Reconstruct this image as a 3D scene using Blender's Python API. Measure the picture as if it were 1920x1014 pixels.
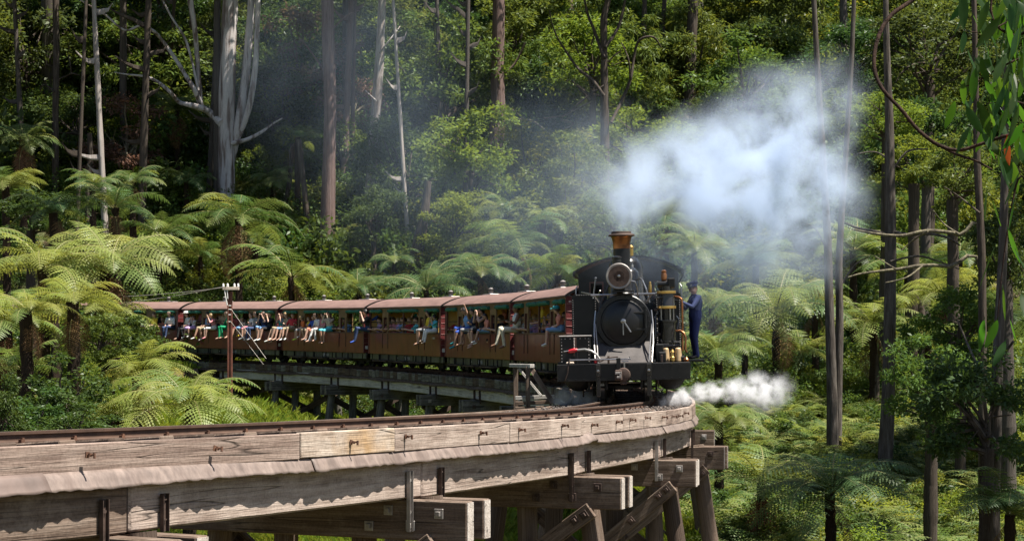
import bpy, math, random
import numpy as np
from mathutils import Vector, Matrix, Euler

for o in list(bpy.data.objects): bpy.data.objects.remove(o)
SC = bpy.context.scene
COL = SC.collection
R = math.radians

# ------------------------------------------------------------------ camera, sky, sun, exposure
F, CX, HY, CZ = 3214.0, 960.0, 690.0, 0.64        # focal length (px of the 1920 frame), horizon line, eye height over the rail
cd = bpy.data.cameras.new('camera'); cam = bpy.data.objects.new('camera', cd); COL.objects.link(cam)
cam.location = (0, 0, CZ); cam.rotation_euler = (R(90), 0, 0)
cd.sensor_width = 36; cd.lens = 36*F/1920; cd.shift_y = (HY-507)/1920; cd.clip_start = .1; cd.clip_end = 1500
SC.camera = cam
SUN_AZ, SUN_EL = R(110), R(65)                     # azimuth clockwise from +Y
w = bpy.data.worlds.new('World'); SC.world = w; w.use_nodes = True
nt = w.node_tree; bg = nt.nodes['Background']
sky = nt.nodes.new('ShaderNodeTexSky'); sky.sky_type = 'NISHITA'; sky.sun_disc = False
sky.sun_elevation = SUN_EL; sky.sun_rotation = SUN_AZ
nt.links.new(sky.outputs[0], bg.inputs[0]); bg.inputs[1].default_value = .05
sl = bpy.data.lights.new('sun', 'SUN'); sun = bpy.data.objects.new('sun', sl); COL.objects.link(sun)
sl.energy = 5.0; sl.angle = R(.53); sl.color = (1, .94, .84)
sd = Vector((math.sin(SUN_AZ)*math.cos(SUN_EL), math.cos(SUN_AZ)*math.cos(SUN_EL), math.sin(SUN_EL)))
sun.rotation_euler = sd.to_track_quat('Z', 'Y').to_euler(); sun.location = (30, 0, 40)
SC.view_settings.view_transform = 'Standard'; SC.view_settings.look = 'None'
SC.view_settings.exposure = 1.2; SC.view_settings.gamma = 1
SC.render.engine = 'CYCLES'
cy = SC.cycles
cy.max_bounces = 6; cy.diffuse_bounces = 2; cy.glossy_bounces = 3; cy.transmission_bounces = 4; cy.volume_bounces = 3
cy.transparent_max_bounces = 6; cy.use_denoising = True; cy.caustics_reflective = False; cy.caustics_refractive = False
cy.volume_step_rate = 1.0; cy.volume_max_steps = 96

rnd = random.Random(7)
NP = np.random.default_rng(11)

# ------------------------------------------------------------------ helpers
def px(x, y, d):                                   # point of the photograph at depth d
    return Vector(((x-CX)*d/F, d, CZ+(HY-y)*d/F))
WM = {}
def wmat(o): return WM.get(o.name, Matrix.Identity(4))
def tag(o, label=None, cat=None, group=None, kind=None):
    if label: o['label'] = label
    if cat: o['category'] = cat
    if group: o['group'] = group
    if kind: o['kind'] = kind
    return o
def link(name, data, parent=None, world=None, local=None):
    o = bpy.data.objects.new(name, data); COL.objects.link(o)
    if local is not None:
        world = (wmat(parent) if parent else Matrix.Identity(4)) @ local
    if world is None: world = wmat(parent) if parent else Matrix.Identity(4)
    if parent:
        o.parent = parent; o.matrix_basis = wmat(parent).inverted() @ world
    else: o.matrix_basis = world
    WM[o.name] = world
    return o
def thing(name, label, cat, world, group=None):
    return tag(link(name, None, None, world), label, cat, group)
T = Matrix.Translation
def Rz(a): return Matrix.Rotation(a, 4, 'Z')
def Ry(a): return Matrix.Rotation(a, 4, 'Y')
def Rx(a): return Matrix.Rotation(a, 4, 'X')
def Sc(x, y=None, z=None): return Matrix.Diagonal((x, x if y is None else y, x if z is None else z, 1))
def frame(p, xdir, up=(0, 0, 1)):
    x = Vector(xdir).normalized(); y = Vector(up).cross(x).normalized(); z = x.cross(y)
    m = Matrix((x, y, z)).transposed().to_4x4(); m.translation = p
    return m

class MB:
    def __init__(s): s.v = []; s.f = []; s.m = []
    def add(s, vs, fs, mi=0, M=None):
        n = len(s.v)
        if M is not None: vs = [M @ Vector(p) for p in vs]
        s.v += [tuple(p) for p in vs]; s.f += [tuple(i+n for i in f) for f in fs]; s.m += [mi]*len(fs)
        return s
    def box(s, x0, x1, y0, y1, z0, z1, mi=0, M=None, c=0):
        if c <= 0:
            vs = [(x, y, z) for x in (x0, x1) for y in (y0, y1) for z in (z0, z1)]
            return s.add(vs, [(0,1,3,2),(4,6,7,5),(0,4,5,1),(2,3,7,6),(0,2,6,4),(1,5,7,3)], mi, M)
        cx, cy_, cz = (x0+x1)/2, (y0+y1)/2, (z0+z1)/2; hx, hy, hz = (x1-x0)/2, (y1-y0)/2, (z1-z0)/2
        vs = []; idx = {}
        for a in (-1, 1):
            for b in (-1, 1):
                for d in (-1, 1):
                    for k in range(3):
                        q = [a*hx, b*hy, d*hz]
                        for j in range(3):
                            if j != k: q[j] -= (a, b, d)[j]*c
                        idx[(a, b, d, k)] = len(vs); vs.append((cx+q[0], cy_+q[1], cz+q[2]))
        fs = []
        for k in range(3):
            u, v_ = (k+1) % 3, (k+2) % 3
            for sg in (-1, 1):
                f = []
                for (p, q) in ((-1,-1),(1,-1),(1,1),(-1,1)):
                    t = [0]*3; t[k] = sg; t[u] = p; t[v_] = q; f.append(idx[(t[0], t[1], t[2], k)])
                fs.append(f if sg > 0 else f[::-1])
        for k in range(3):
            u, v_ = (k+1) % 3, (k+2) % 3
            for p in (-1, 1):
                for q in (-1, 1):
                    t0 = [0]*3; t0[k] = -1; t0[u] = p; t0[v_] = q; t1 = list(t0); t1[k] = 1
                    f = [idx[(*t0, u)], idx[(*t1, u)], idx[(*t1, v_)], idx[(*t0, v_)]]
                    fs.append(f if p*q < 0 else f[::-1])
        for a in (-1, 1):
            for b in (-1, 1):
                for d in (-1, 1):
                    f = [idx[(a, b, d, k)] for k in range(3)]
                    fs.append(f if a*b*d > 0 else f[::-1])
        return s.add(vs, fs, mi, M)
    def tube(s, pts, rad, n=8, mi=0, M=None, cap=True, jit=0, rg=rnd):
        pts = [Vector(p) for p in pts]
        if not hasattr(rad, '__len__'): rad = [rad]*len(pts)
        vs = []; fs = []; up = Vector((.123, .31, .94))
        prev = None
        for i, p in enumerate(pts):
            d = (pts[min(i+1, len(pts)-1)]-pts[max(i-1, 0)])
            d = d.normalized() if d.length > 1e-9 else Vector((0, 0, 1))
            a = prev if prev is not None else d.cross(up if abs(d.dot(up)) < .95 else Vector((1, 0, 0)))
            a = (a-d*a.dot(d)).normalized(); b = d.cross(a); prev = a
            for k in range(n):
                t = 2*math.pi*k/n; r = rad[i]*(1+rg.uniform(-jit, jit))
                vs.append(p+(a*math.cos(t)+b*math.sin(t))*r)
        for i in range(len(pts)-1):
            for k in range(n):
                k2 = (k+1) % n; fs.append((i*n+k, i*n+k2, (i+1)*n+k2, (i+1)*n+k))
        if cap:
            fs.append(tuple(range(n))[::-1]); fs.append(tuple((len(pts)-1)*n+k for k in range(n)))
        return s.add(vs, fs, mi, M)
    def lathe(s, prof, n=20, mi=0, M=None):          # profile of (radius, height) about z, closed at both ends
        vs = []; fs = []
        for r, z in prof:
            for k in range(n):
                t = 2*math.pi*k/n; vs.append((r*math.cos(t), r*math.sin(t), z))
        for i in range(len(prof)-1):
            for k in range(n):
                k2 = (k+1) % n; fs.append((i*n+k, i*n+k2, (i+1)*n+k2, (i+1)*n+k))
        fs.append(tuple(range(n))[::-1]); fs.append(tuple((len(prof)-1)*n+k for k in range(n)))
        return s.add(vs, fs, mi, M)
    def prism(s, poly, x0, x1, mi=0, M=None):         # polygon in (y, z), extruded along x
        n = len(poly)
        vs = [(x0, y, z) for y, z in poly]+[(x1, y, z) for y, z in poly]
        fs = [tuple(range(n))[::-1], tuple(range(n, 2*n))]+[(k, (k+1) % n, n+(k+1) % n, n+k) for k in range(n)]
        return s.add(vs, fs, mi, M)
    def mesh(s, name, mats, smooth=35):
        me = bpy.data.meshes.new(name); me.from_pydata(s.v, [], s.f)
        mats = mats if isinstance(mats, (list, tuple)) else [mats]
        for m in mats: me.materials.append(m)
        if len(mats) > 1: me.polygons.foreach_set('material_index', s.m)
        if smooth:
            me.polygons.foreach_set('use_smooth', [True]*len(me.polygons)); me.set_sharp_from_angle(angle=R(smooth))
        me.update(); return me
    def part(s, name, mats, parent, world=None, local=None, smooth=35):
        return link(name, s.mesh(name, mats, smooth), parent, world, local)

def arrmesh(name, verts, faces, mats, smooth=False, mi=None):
    """mesh out of numpy arrays; faces (n,3) or (n,4)"""
    me = bpy.data.meshes.new(name); k = faces.shape[1]; nf = len(faces)
    me.vertices.add(len(verts)); me.vertices.foreach_set('co', np.asarray(verts, np.float32).ravel())
    me.loops.add(nf*k); me.loops.foreach_set('vertex_index', faces.astype(np.int32).ravel())
    me.polygons.add(nf); me.polygons.foreach_set('loop_start', np.arange(0, nf*k, k, dtype=np.int32))
    for m in (mats if isinstance(mats, (list, tuple)) else [mats]): me.materials.append(m)
    if mi is not None: me.polygons.foreach_set('material_index', mi)
    if smooth: me.polygons.foreach_set('use_smooth', np.ones(nf, bool))
    me.update(calc_edges=True); return me

# ------------------------------------------------------------------ materials
def newmat(name):
    m = bpy.data.materials.new(name); m.use_nodes = True
    return m, m.node_tree, m.node_tree.nodes['Principled BSDF']
def N(t, typ, **kw):
    n = t.nodes.new(typ)
    for k, v in kw.items(): setattr(n, k, v)
    return n
def coords(t, stretch=(1, 1, 1), rand=True):
    tc = N(t, 'ShaderNodeTexCoord'); mp = N(t, 'ShaderNodeMapping'); mp.inputs['Scale'].default_value = stretch
    if rand:
        oi = N(t, 'ShaderNodeObjectInfo'); ml = N(t, 'ShaderNodeMath', operation='MULTIPLY'); ml.inputs[1].default_value = 37
        t.links.new(oi.outputs['Random'], ml.inputs[0]); ad = N(t, 'ShaderNodeVectorMath', operation='ADD')
        t.links.new(tc.outputs['Object'], ad.inputs[0]); t.links.new(ml.outputs[0], ad.inputs[1]); t.links.new(ad.outputs[0], mp.inputs[0])
    else: t.links.new(tc.outputs['Object'], mp.inputs[0])
    return mp.outputs[0]
def noise(t, vec, scale, detail=4, rough=.6):
    n = N(t, 'ShaderNodeTexNoise'); n.inputs['Scale'].default_value = scale; n.inputs['Detail'].default_value = detail
    n.inputs['Roughness'].default_value = rough; t.links.new(vec, n.inputs['Vector']); return n.outputs['Fac']
def ramp(t, fac, stops):
    r = N(t, 'ShaderNodeValToRGB'); e = r.color_ramp.elements
    while len(e) < len(stops): e.new(.5)
    for i, (p, c) in enumerate(stops): e[i].position = p; e[i].color = (*c, 1) if len(c) == 3 else c
    t.links.new(fac, r.inputs[0]); return r.outputs[0]
def mixc(t, fac, a, b, mode='MIX'):
    m = N(t, 'ShaderNodeMix', data_type='RGBA', blend_type=mode)
    for i, v in ((0, fac), (6, a), (7, b)):
        if hasattr(v, 'is_output'): t.links.new(v, m.inputs[i])
        elif i == 0: m.inputs[0].default_value = v
        else: m.inputs[i].default_value = (*v, 1)
    return m.outputs[2]
def bump(t, b, h, strength, dist=.02):
    n = N(t, 'ShaderNodeBump'); n.inputs['Strength'].default_value = strength; n.inputs['Distance'].default_value = dist
    t.links.new(h, n.inputs['Height']); t.links.new(n.outputs[0], b.inputs['Normal'])
def mul(c, k): return tuple(min(1, x*k) for x in c)
def plain(name, col, rough=.6, metal=0, var=.3, scale=4, bmp=.15, stretch=(1, 1, 1), spec=.5, dirt=None, dirtamt=.5, coat=0):
    m, t, b = newmat(name); v = coords(t, stretch)
    n1 = noise(t, v, scale); c = ramp(t, n1, [(.3, mul(col, 1-var)), (.7, mul(col, 1+var))])
    if dirt:
        n2 = noise(t, v, scale*.35, 5); f = ramp(t, n2, [(.6-.25*dirtamt, (0, 0, 0)), (.72, (1, 1, 1))]); c = mixc(t, f, c, dirt)
    t.links.new(c, b.inputs['Base Color']); b.inputs['Roughness'].default_value = rough; b.inputs['Metallic'].default_value = metal
    b.inputs['Specular IOR Level'].default_value = spec; b.inputs['Coat Weight'].default_value = coat; b.inputs['Coat Roughness'].default_value = .16
    if bmp: bump(t, b, noise(t, v, scale*3), bmp, .01)
    return m
def wood(name, dark, mid, pale, weather=.5, stain=None, rough=.85):
    """weathered timber, grain along the object's x axis, drying cracks"""
    m, t, b = newmat(name); v = coords(t, (1, 1, 1)); g = coords(t, (.8, 16, 16)); gg = coords(t, (2.2, 60, 60))
    big = noise(t, v, 1.7, 6, .7); grain = noise(t, g, 1.0, 6, .65); fine = noise(t, gg, 1.0, 3)
    c = ramp(t, grain, [(.25, dark), (.5, mid), (.75, pale)])
    c = mixc(t, ramp(t, big, [(.62-.4*weather, (0, 0, 0)), (.8, (1, 1, 1))]), c, mul(pale, 1.12))
    if stain:
        st = noise(t, v, .9, 3); c = mixc(t, ramp(t, st, [(.52, (0, 0, 0)), (.68, (.8, .8, .8))]), c, stain)
    ck = noise(t, coords(t, (.22, 9, 9)), 1.0, 1); crack = ramp(t, ck, [(.492, (1, 1, 1)), (.5, (0, 0, 0)), (.507, (1, 1, 1))])
    c = mixc(t, .75, c, crack, 'MULTIPLY')
    sp = noise(t, v, 38, 3); c = mixc(t, .35, c, ramp(t, sp, [(.35, (.4, .38, .36)), (.55, (1, 1, 1))]), 'MULTIPLY')
    c = mixc(t, .6, c, ramp(t, fine, [(.3, (.55, .55, .55)), (.6, (1, 1, 1))]), 'MULTIPLY')
    t.links.new(c, b.inputs['Base Color']); b.inputs['Roughness'].default_value = rough; b.inputs['Specular IOR Level'].default_value = .25
    h = mixc(t, .5, grain, fine); h = mixc(t, .7, h, crack, 'MULTIPLY'); bump(t, b, h, .7, .02)
    return m
def bark(name, stops, stretch=(5, 5, .5), scale=2.2, rough=.9, bmp=.6, fine=.55):
    m, t, b = newmat(name); v = coords(t, stretch); n1 = noise(t, v, scale, 6, .62)
    c = ramp(t, n1, stops)
    n2 = noise(t, coords(t, (14, 14, 1.6)), 2, 4); c = mixc(t, fine, c, ramp(t, n2, [(.3, (.45, .43, .42)), (.62, (1, 1, 1))]), 'MULTIPLY')
    t.links.new(c, b.inputs['Base Color']); b.inputs['Roughness'].default_value = rough; b.inputs['Specular IOR Level'].default_value = .2
    bump(t, b, mixc(t, .5, n1, n2), bmp, .06); return m
def leaf(name, col, tcol=None, trans=.4, rough=.45, var=.35, hue=.03, spec=.12):
    """leaf blade: reflects and lets light through; colour differs from leaf to leaf and plant to plant"""
    m, t, b = newmat(name); tcol = tcol or (col[0]*1.5, col[1]*1.5, col[2]*.8)
    ge = N(t, 'ShaderNodeNewGeometry'); oi = N(t, 'ShaderNodeObjectInfo')
    tc = N(t, 'ShaderNodeTexCoord'); n = noise(t, tc.outputs['Object'], 1.3, 2)
    def hsv(c):
        h = N(t, 'ShaderNodeHueSaturation'); h.inputs['Color'].default_value = (*c, 1)
        mr = N(t, 'ShaderNodeMapRange'); mr.inputs[3].default_value = .5-hue; mr.inputs[4].default_value = .5+hue
        t.links.new(oi.outputs['Random'], mr.inputs[0]); t.links.new(mr.outputs[0], h.inputs['Hue'])
        a = N(t, 'ShaderNodeMath', operation='ADD'); t.links.new(ge.outputs['Random Per Island'], a.inputs[0]); t.links.new(n, a.inputs[1])
        mv = N(t, 'ShaderNodeMapRange'); mv.inputs[1].default_value = .2; mv.inputs[2].default_value = 1.6
        mv.inputs[3].default_value = 1-var; mv.inputs[4].default_value = 1+var
        t.links.new(a.outputs[0], mv.inputs[0]); t.links.new(mv.outputs[0], h.inputs['Value']); return h.outputs[0]
    t.links.new(hsv(col), b.inputs['Base Color']); b.inputs['Roughness'].default_value = rough; b.inputs['Specular IOR Level'].default_value = spec
    tr = N(t, 'ShaderNodeBsdfTranslucent'); t.links.new(hsv(tcol), tr.inputs[0])
    mx = N(t, 'ShaderNodeMixShader'); mx.inputs[0].default_value = trans
    t.links.new(b.outputs[0], mx.inputs[1]); t.links.new(tr.outputs[0], mx.inputs[2]); t.links.new(mx.outputs[0], t.nodes['Material Output'].inputs[0])
    return m

M = {}
M['timber_pale'] = wood('timber_pale', (.15,.10,.078), (.34,.265,.22), (.52,.43,.37), .45)
M['timber_kerb'] = wood('timber_kerb', (.13,.085,.068), (.27,.20,.165), (.38,.30,.255), .3)
M['timber_stain'] = wood('timber_stain', (.22,.15,.10), (.40,.32,.26), (.58,.50,.42), .5, stain=(.42,.25,.10))
M['timber_grey'] = wood('timber_grey', (.065,.043,.032), (.17,.12,.09), (.30,.235,.19), .2)
M['timber_dark'] = wood('timber_dark', (.03,.02,.015), (.09,.062,.046), (.19,.14,.11), .15)
M['timber_old'] = wood('timber_old', (.03,.028,.024), (.11,.10,.085), (.30,.28,.25), .35)
M['timber_white'] = wood('timber_white', (.20,.18,.16), (.42,.39,.36), (.60,.57,.53), .6)
M['lit_end_grain'] = wood('lit_end_grain', (.30,.25,.21), (.48,.42,.37), (.62,.56,.51), .6)
M['flashing'] = plain('flashing', (.19,.148,.128), .5, .0, .35, 2.2, .25, (5, 5, .8), .4, (.12,.088,.075), .5)
M['flashing2'] = plain('flashing2', (.155,.115,.10), .6, .0, .35, 2.2, .25, (1, 1, 1), .4, (.08,.06,.05), .5)
M['iron'] = plain('iron', (.075,.05,.04), .7, .3, .4, 8, .3, spec=.4)
M['rust'] = plain('rust', (.11,.052,.03), .8, .1, .4, 9, .35)
M['rail_side'] = plain('rail_side', (.085,.048,.032), .75, .2, .3, 6, .2)
M['rail_top'] = plain('rail_top', (.42,.33,.27), .35, .8, .2, 5, .05)
M['galv'] = plain('galv', (.36,.33,.31), .5, .6, .3, 6, .2)
M['stone'] = plain('stone', (.12,.10,.088), .9, 0, .5, 20, .3)
M['black'] = plain('black', (.007,.007,.0075), .36, 0, .4, 5, .12, spec=.4, dirt=(.022,.02,.019), dirtamt=.3)
M['black_gloss'] = plain('black_gloss', (.010,.010,.011), .22, 0, .4, 4, .05, spec=.6, dirt=(.03,.028,.027), dirtamt=.25)
M['smokebox'] = plain('smokebox', (.010,.0098,.011), .36, .0, .4, 3, .12, spec=.45, dirt=(.028,.026,.026), dirtamt=.3)
M['apron'] = plain('apron', (.075,.067,.065), .6, .1, .35, 4, .15, dirt=(.07,.06,.055), dirtamt=.5)
M['reflector'] = plain('reflector', (.30,.28,.25), .3, .9, .25, 9, .1)
M['steel'] = plain('steel', (.36,.35,.345), .32, .9, .2, 6, .05)
M['brass'] = plain('brass', (.62,.40,.13), .3, .9, .25, 6, .05)
M['copper'] = plain('copper', (.45,.19,.08), .34, .9, .4, 5, .05, dirt=(.10,.045,.025), dirtamt=.9)
M['tan'] = plain('tan', (.50,.35,.19), .5, .2, .2, 8, .05)
M['red'] = plain('red', (.45,.02,.03), .4, 0, .2, 8, .05)
M['hose'] = plain('hose', (.36,.35,.34), .5, .3, .2, 20, .2)
M['cream'] = plain('cream', (.55,.45,.36), .7, 0, .2, 8, .1)
M['maroon'] = plain('maroon', (.165,.030,.024), .30, 0, .25, 2.5, .05, spec=.45, coat=.3)
M['maroon_end'] = plain('maroon_end', (.13,.03,.03), .35, 0, .3, 4, .05)
M['maroon_post'] = plain('maroon_post', (.10,.035,.025), .4, 0, .3, 5, .05)
M['white_paint'] = plain('white_paint', (.72,.70,.66), .6, 0, .1, 8, .05)
M['roof_paint'] = plain('roof_paint', (.20,.125,.108), .65, 0, .18, 2.0, .05, (1, 3, 3), .3, (.14,.085,.075), .4)
M['ochre'] = plain('ochre', (.66,.42,.12), .5, 0, .15, 4, .05)
M['brown_panel'] = plain('brown_panel', (.17,.10,.045), .4, 0, .25, 5, .05)
M['blind'] = plain('blind', (.02,.13,.085), .8, 0, .3, 9, .2)
M['solebar'] = plain('solebar', (.085,.085,.06), .55, .1, .35, 4, .1)
M['under'] = plain('under', (.012,.011,.010), .7, .1, .4, 6, .1)
M['ceramic'] = plain('ceramic', (.72,.70,.66), .25, 0, .1, 8, 0)
M['pole_rust'] = plain('pole_rust', (.16,.055,.035), .75, .1, .35, 5, .2)
M['wire'] = plain('wire', (.20,.18,.16), .5, .3, .1, 5, 0)
mg, tg, bgl = newmat('lamp_glass'); bgl.inputs['Base Color'].default_value = (.9,.88,.80,1); bgl.inputs['Roughness'].default_value = .04
bgl.inputs['Transmission Weight'].default_value = .97; bgl.inputs['IOR'].default_value = 1.1; M['lamp_glass'] = mg
M['gum_bark'] = bark('gum_bark', [(.34,(.12,.085,.07)), (.44,(.26,.21,.19)), (.51,(.50,.46,.45)), (.75,(.62,.59,.58))], (2.2,2.2,.2), 1.6, .75, .35, .4)
M['pale_bark'] = bark('pale_bark', [(.3,(.16,.13,.11)), (.45,(.34,.29,.26)), (.62,(.50,.46,.43))], (3,3,.35), 1.7, .8, .3)
M['string_bark'] = bark('string_bark', [(.25,(.07,.043,.036)), (.5,(.17,.115,.10)), (.75,(.27,.20,.18))], (9,9,.3), 1.5)
M['dark_bark'] = bark('dark_bark', [(.25,(.025,.018,.013)), (.5,(.075,.058,.046)), (.75,(.15,.125,.10))], (8,8,.8), 1.8)
M['grey_bark'] = bark('grey_bark', [(.25,(.035,.028,.023)), (.5,(.095,.08,.068)), (.75,(.18,.16,.14))], (7,7,.9), 1.9)
M['lichen_bark'] = bark('lichen_bark', [(.3,(.05,.04,.03)), (.5,(.15,.13,.09)), (.7,(.28,.25,.15))], (5,5,5), 2)
M['fern_trunk'] = bark('fern_trunk', [(.25,(.012,.008,.006)), (.5,(.04,.026,.017)), (.75,(.09,.06,.038))], (6,6,6), 3, .95, 1)
M['twig'] = bark('twig', [(.3,(.02,.011,.008)), (.7,(.06,.032,.022))], (6,6,6), 2)
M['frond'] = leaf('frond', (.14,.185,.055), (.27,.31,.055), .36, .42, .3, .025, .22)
M['frond_lit_gold'] = leaf('frond_lit_gold', (.205,.24,.065), (.38,.40,.07), .40, .42, .3, .02, .22)  # yellower copy of the frond for sunlit ferns; sunlight is in its colour
M['frond_shade_cool'] = leaf('frond_shade_cool', (.075,.125,.045), (.12,.18,.035), .34, .42, .3, .02, .2)  # darker copy of the frond standing in for shade, also mixed in for variety
M['frond_dead'] = leaf('frond_dead', (.17,.095,.05), (.22,.11,.05), .25, .7, .3, .02)
M['stalk'] = plain('stalk', (.16,.15,.045), .6, 0, .2, 8, 0)
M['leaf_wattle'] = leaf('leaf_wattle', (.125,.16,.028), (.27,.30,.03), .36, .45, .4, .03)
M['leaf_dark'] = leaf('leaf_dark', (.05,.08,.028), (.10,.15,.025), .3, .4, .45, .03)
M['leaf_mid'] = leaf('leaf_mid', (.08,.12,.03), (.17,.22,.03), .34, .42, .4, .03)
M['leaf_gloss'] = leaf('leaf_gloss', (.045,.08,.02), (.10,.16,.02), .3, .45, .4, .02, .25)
M['leaf_dry'] = leaf('leaf_dry', (.15,.10,.065), (.20,.12,.06), .3, .6, .4, .03)
M['leaf_gum'] = leaf('leaf_gum', (.026,.055,.015), (.075,.18,.01), .5, .4, .3, .02, .3)
M['leaf_orange'] = leaf('leaf_orange', (.35,.09,.015), (.55,.14,.01), .5, .5, .1, .01)
M['grass_blade'] = leaf('grass_blade', (.17,.215,.03), (.34,.40,.03), .4, .5, .35, .03)

# ------------------------------------------------------------------ the line of the track (metres behind the leading axle: +, ahead: -)
_ds = .05
_Sf = np.arange(0, 90, _ds); _hf = -.1629+np.cumsum(np.interp(_Sf, [0, 20, 45], [.0334, .0131, .0257]))*_ds
_xf = 2.18-np.cumsum(np.sin(_hf))*_ds; _yf = 33.04+np.cumsum(np.cos(_hf))*_ds
_Sn = np.arange(0, 45, _ds); _hn = -.1629-np.cumsum(np.interp(_Sn, [0, 12], [.0238, .0150]))*_ds
_xn = 2.18+np.cumsum(np.sin(_hn))*_ds; _yn = 33.04-np.cumsum(np.cos(_hn))*_ds
_S = np.concatenate([-_Sn[::-1], _Sf]); _X = np.concatenate([_xn[::-1], _xf]); _Y = np.concatenate([_yn[::-1], _yf]); _H = np.concatenate([_hn[::-1], _hf])
_ZS, _ZV = [-45, -20, -9, 0, 9.2, 16.9, 24.5, 32.2, 39.8, 47.5, 60, 90], [.3, .12, .05, 0, .24, .37, .51, .69, .87, 1.05, 1.35, 2.0]
def track(s, off=0, dz=0):                          # off > 0: outside of the curve
    h = float(np.interp(s, _S, _H)); x = float(np.interp(s, _S, _X)); y = float(np.interp(s, _S, _Y)); z = float(np.interp(s, _ZS, _ZV))
    return Vector((x+off*math.cos(h), y+off*math.sin(h), z+dz))
def fwd(s):
    h = float(np.interp(s, _S, _H)); return Vector((math.sin(h), -math.cos(h), 0))
def tframe(s, off=0, dz=0): return frame(track(s, off, dz), fwd(s))   # x toward the engine's front, y outside of the curve
def s_at(xpix, off, near=True):                     # where the line at this offset crosses an image column
    ss = np.arange(-26, 3, .02) if near else np.arange(4, 80, .02)
    pts = [track(q, off) for q in ss]; d = [abs(CX+F*p.x/p.y-xpix) for p in pts]
    return float(ss[int(np.argmin(d))])

# ------------------------------------------------------------------ ground
_GY = [-30, 0, 8, 14, 20, 30, 40, 45, 50, 55, 60, 65, 70, 75, 80, 85, 90, 100, 140, 220]
_GZ = [-.9, -1.2, -4, -6.2, -6.5, -5, -3.6, -2.9, -2.2, -1.6, -1.0, -.5, .1, .7, 2.0, 4.5, 7.5, 13.5, 38, 85]
_ti = np.arange(0, len(_S), 10); _tx, _ty, _ts = _X[_ti], _Y[_ti], _S[_ti]
def tz(x, y):
    x = np.asarray(x, float); y = np.asarray(y, float)
    z = np.interp(y, _GY, _GZ)
    z = z+.35*np.sin(x*.31+y*.17)+.22*np.sin(x*.73-y*.41+1)+.12*np.sin(x*1.7+y*1.3)
    z = z+np.clip((np.abs(x)-30)/40, 0, 1)*4
    d2 = (x[..., None]-_tx)**2+(y[..., None]-_ty)**2
    j = np.argmin(d2, -1); d = np.sqrt(np.take_along_axis(d2, j[..., None], -1)[..., 0]); s = _ts[j]
    zt = np.interp(s, _ZS, _ZV)-.45
    land = np.clip((s-44.5)/3, 0, 1)                # the line lies on the ground beyond the far end of the bridge
    wgt = land*np.clip(1-(d-1.7)/3.0, 0, 1)
    z = z*(1-wgt)+zt*wgt
    under = (s > -40) & (s < 46)
    lim = np.interp(s, _ZS, _ZV)-np.interp(s, [-40, 0, 10, 30, 41, 45, 46], [3.2, 3.2, 3.1, 2.9, 2.3, 1.5, .8])
    wb = np.clip(1-(d-2.5)/4, 0, 1)
    z = np.where(under, np.minimum(z, lim*wb+z*(1-wb)), z)
    return z
def lateral(x, y):                                    # signed distance from the line, + outside of the curve, and the nearest s
    d2 = (x[:, None]-_tx)**2+(y[:, None]-_ty)**2; j = np.argmin(d2, 1); h = _H[_ti][j]
    return (x-_tx[j])*np.cos(h)+(y-_ty[j])*np.sin(h), _ts[j]
def gz(x, y): return float(tz(np.array([x]), np.array([y]))[0])
gx = np.concatenate([np.linspace(-260, -46, 30), np.linspace(-45, 45, 181), np.linspace(46, 260, 30)])
gy = np.concatenate([np.linspace(-40, 8, 16), np.linspace(9, 110, 203), np.linspace(112, 220, 40)])
GX, GYm = np.meshgrid(gx, gy); GZm = np.concatenate([tz(GX[i:i+20], GYm[i:i+20]) for i in range(0, len(gy), 20)])
nx = len(gx); ii, jj = np.meshgrid(np.arange(len(gy)-1), np.arange(nx-1), indexing='ij'); a = (ii*nx+jj).ravel()
mt, t, b = newmat('forest_floor'); v = coords(t, rand=False)
c = ramp(t, noise(t, v, .5, 6), [(.3, (.035,.03,.018)), (.5, (.07,.075,.025)), (.7, (.11,.14,.035))])
c = mixc(t, ramp(t, noise(t, v, 1.7, 5), [(.45, (0,0,0)), (.6, (1,1,1))]), c, (.10,.065,.04))
t.links.new(c, b.inputs['Base Color']); b.inputs['Roughness'].default_value = .95; bump(t, b, noise(t, v, 5, 6), .8, .15)
ground = link('ground', arrmesh('ground', np.stack([GX, GYm, GZm], -1).reshape(-1, 3), np.stack([a, a+1, a+1+nx, a+nx], 1), mt, True))
ground['kind'] = 'structure'

# ------------------------------------------------------------------ railway track
rt = thing('railway_track', 'narrow railway track with rusty rails curving over the timber bridge', 'railway track', T(track(-8)))
prof = [(-.055,-.10),(.055,-.10),(.055,-.088),(.012,-.075),(.012,-.035),(.030,-.026),(.030,0),(-.030,0),(-.030,-.026),(-.012,-.035),(-.012,-.075),(-.055,-.088)]
def cant(s): return min(1, max(0, (-1-s)/5))          # the near half of the line is banked into the curve
def cframe(s, off=0, dz=0): return tframe(s, off, dz-(.042-.03*off/.4*1.0)*cant(s))
def rail(off, s0, s1, step=.5):
    mb = MB(); ss = np.arange(s0, s1+.01, step); n = len(prof); vs = []; fs = []; mi = []
    for q in ss:
        m = cframe(q, off)
        vs += [m @ Vector((0, y, z)) for y, z in prof]
    for i in range(len(ss)-1):
        for k in range(n):
            fs.append((i*n+k, i*n+(k+1) % n, (i+1)*n+(k+1) % n, (i+1)*n+k)); mi.append(1 if k == 6 else 0)
    mb.v = [tuple(p) for p in vs]; mb.f = fs; mb.m = mi
    return mb.part('rail', [M['rail_side'], M['rail_top']], rt, Matrix.Identity(4), smooth=30)
for off in (.40, -.40): rail(off, -28, 88)
slm = [MB().box(-.10,.10,-1.0,1.0,-.11,0, c=.012).mesh('sleeper', M['timber_grey']), MB().box(-.09,.11,-1.02,.98,-.115,0, c=.015).mesh('sleeper', M['timber_dark'])]
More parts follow.
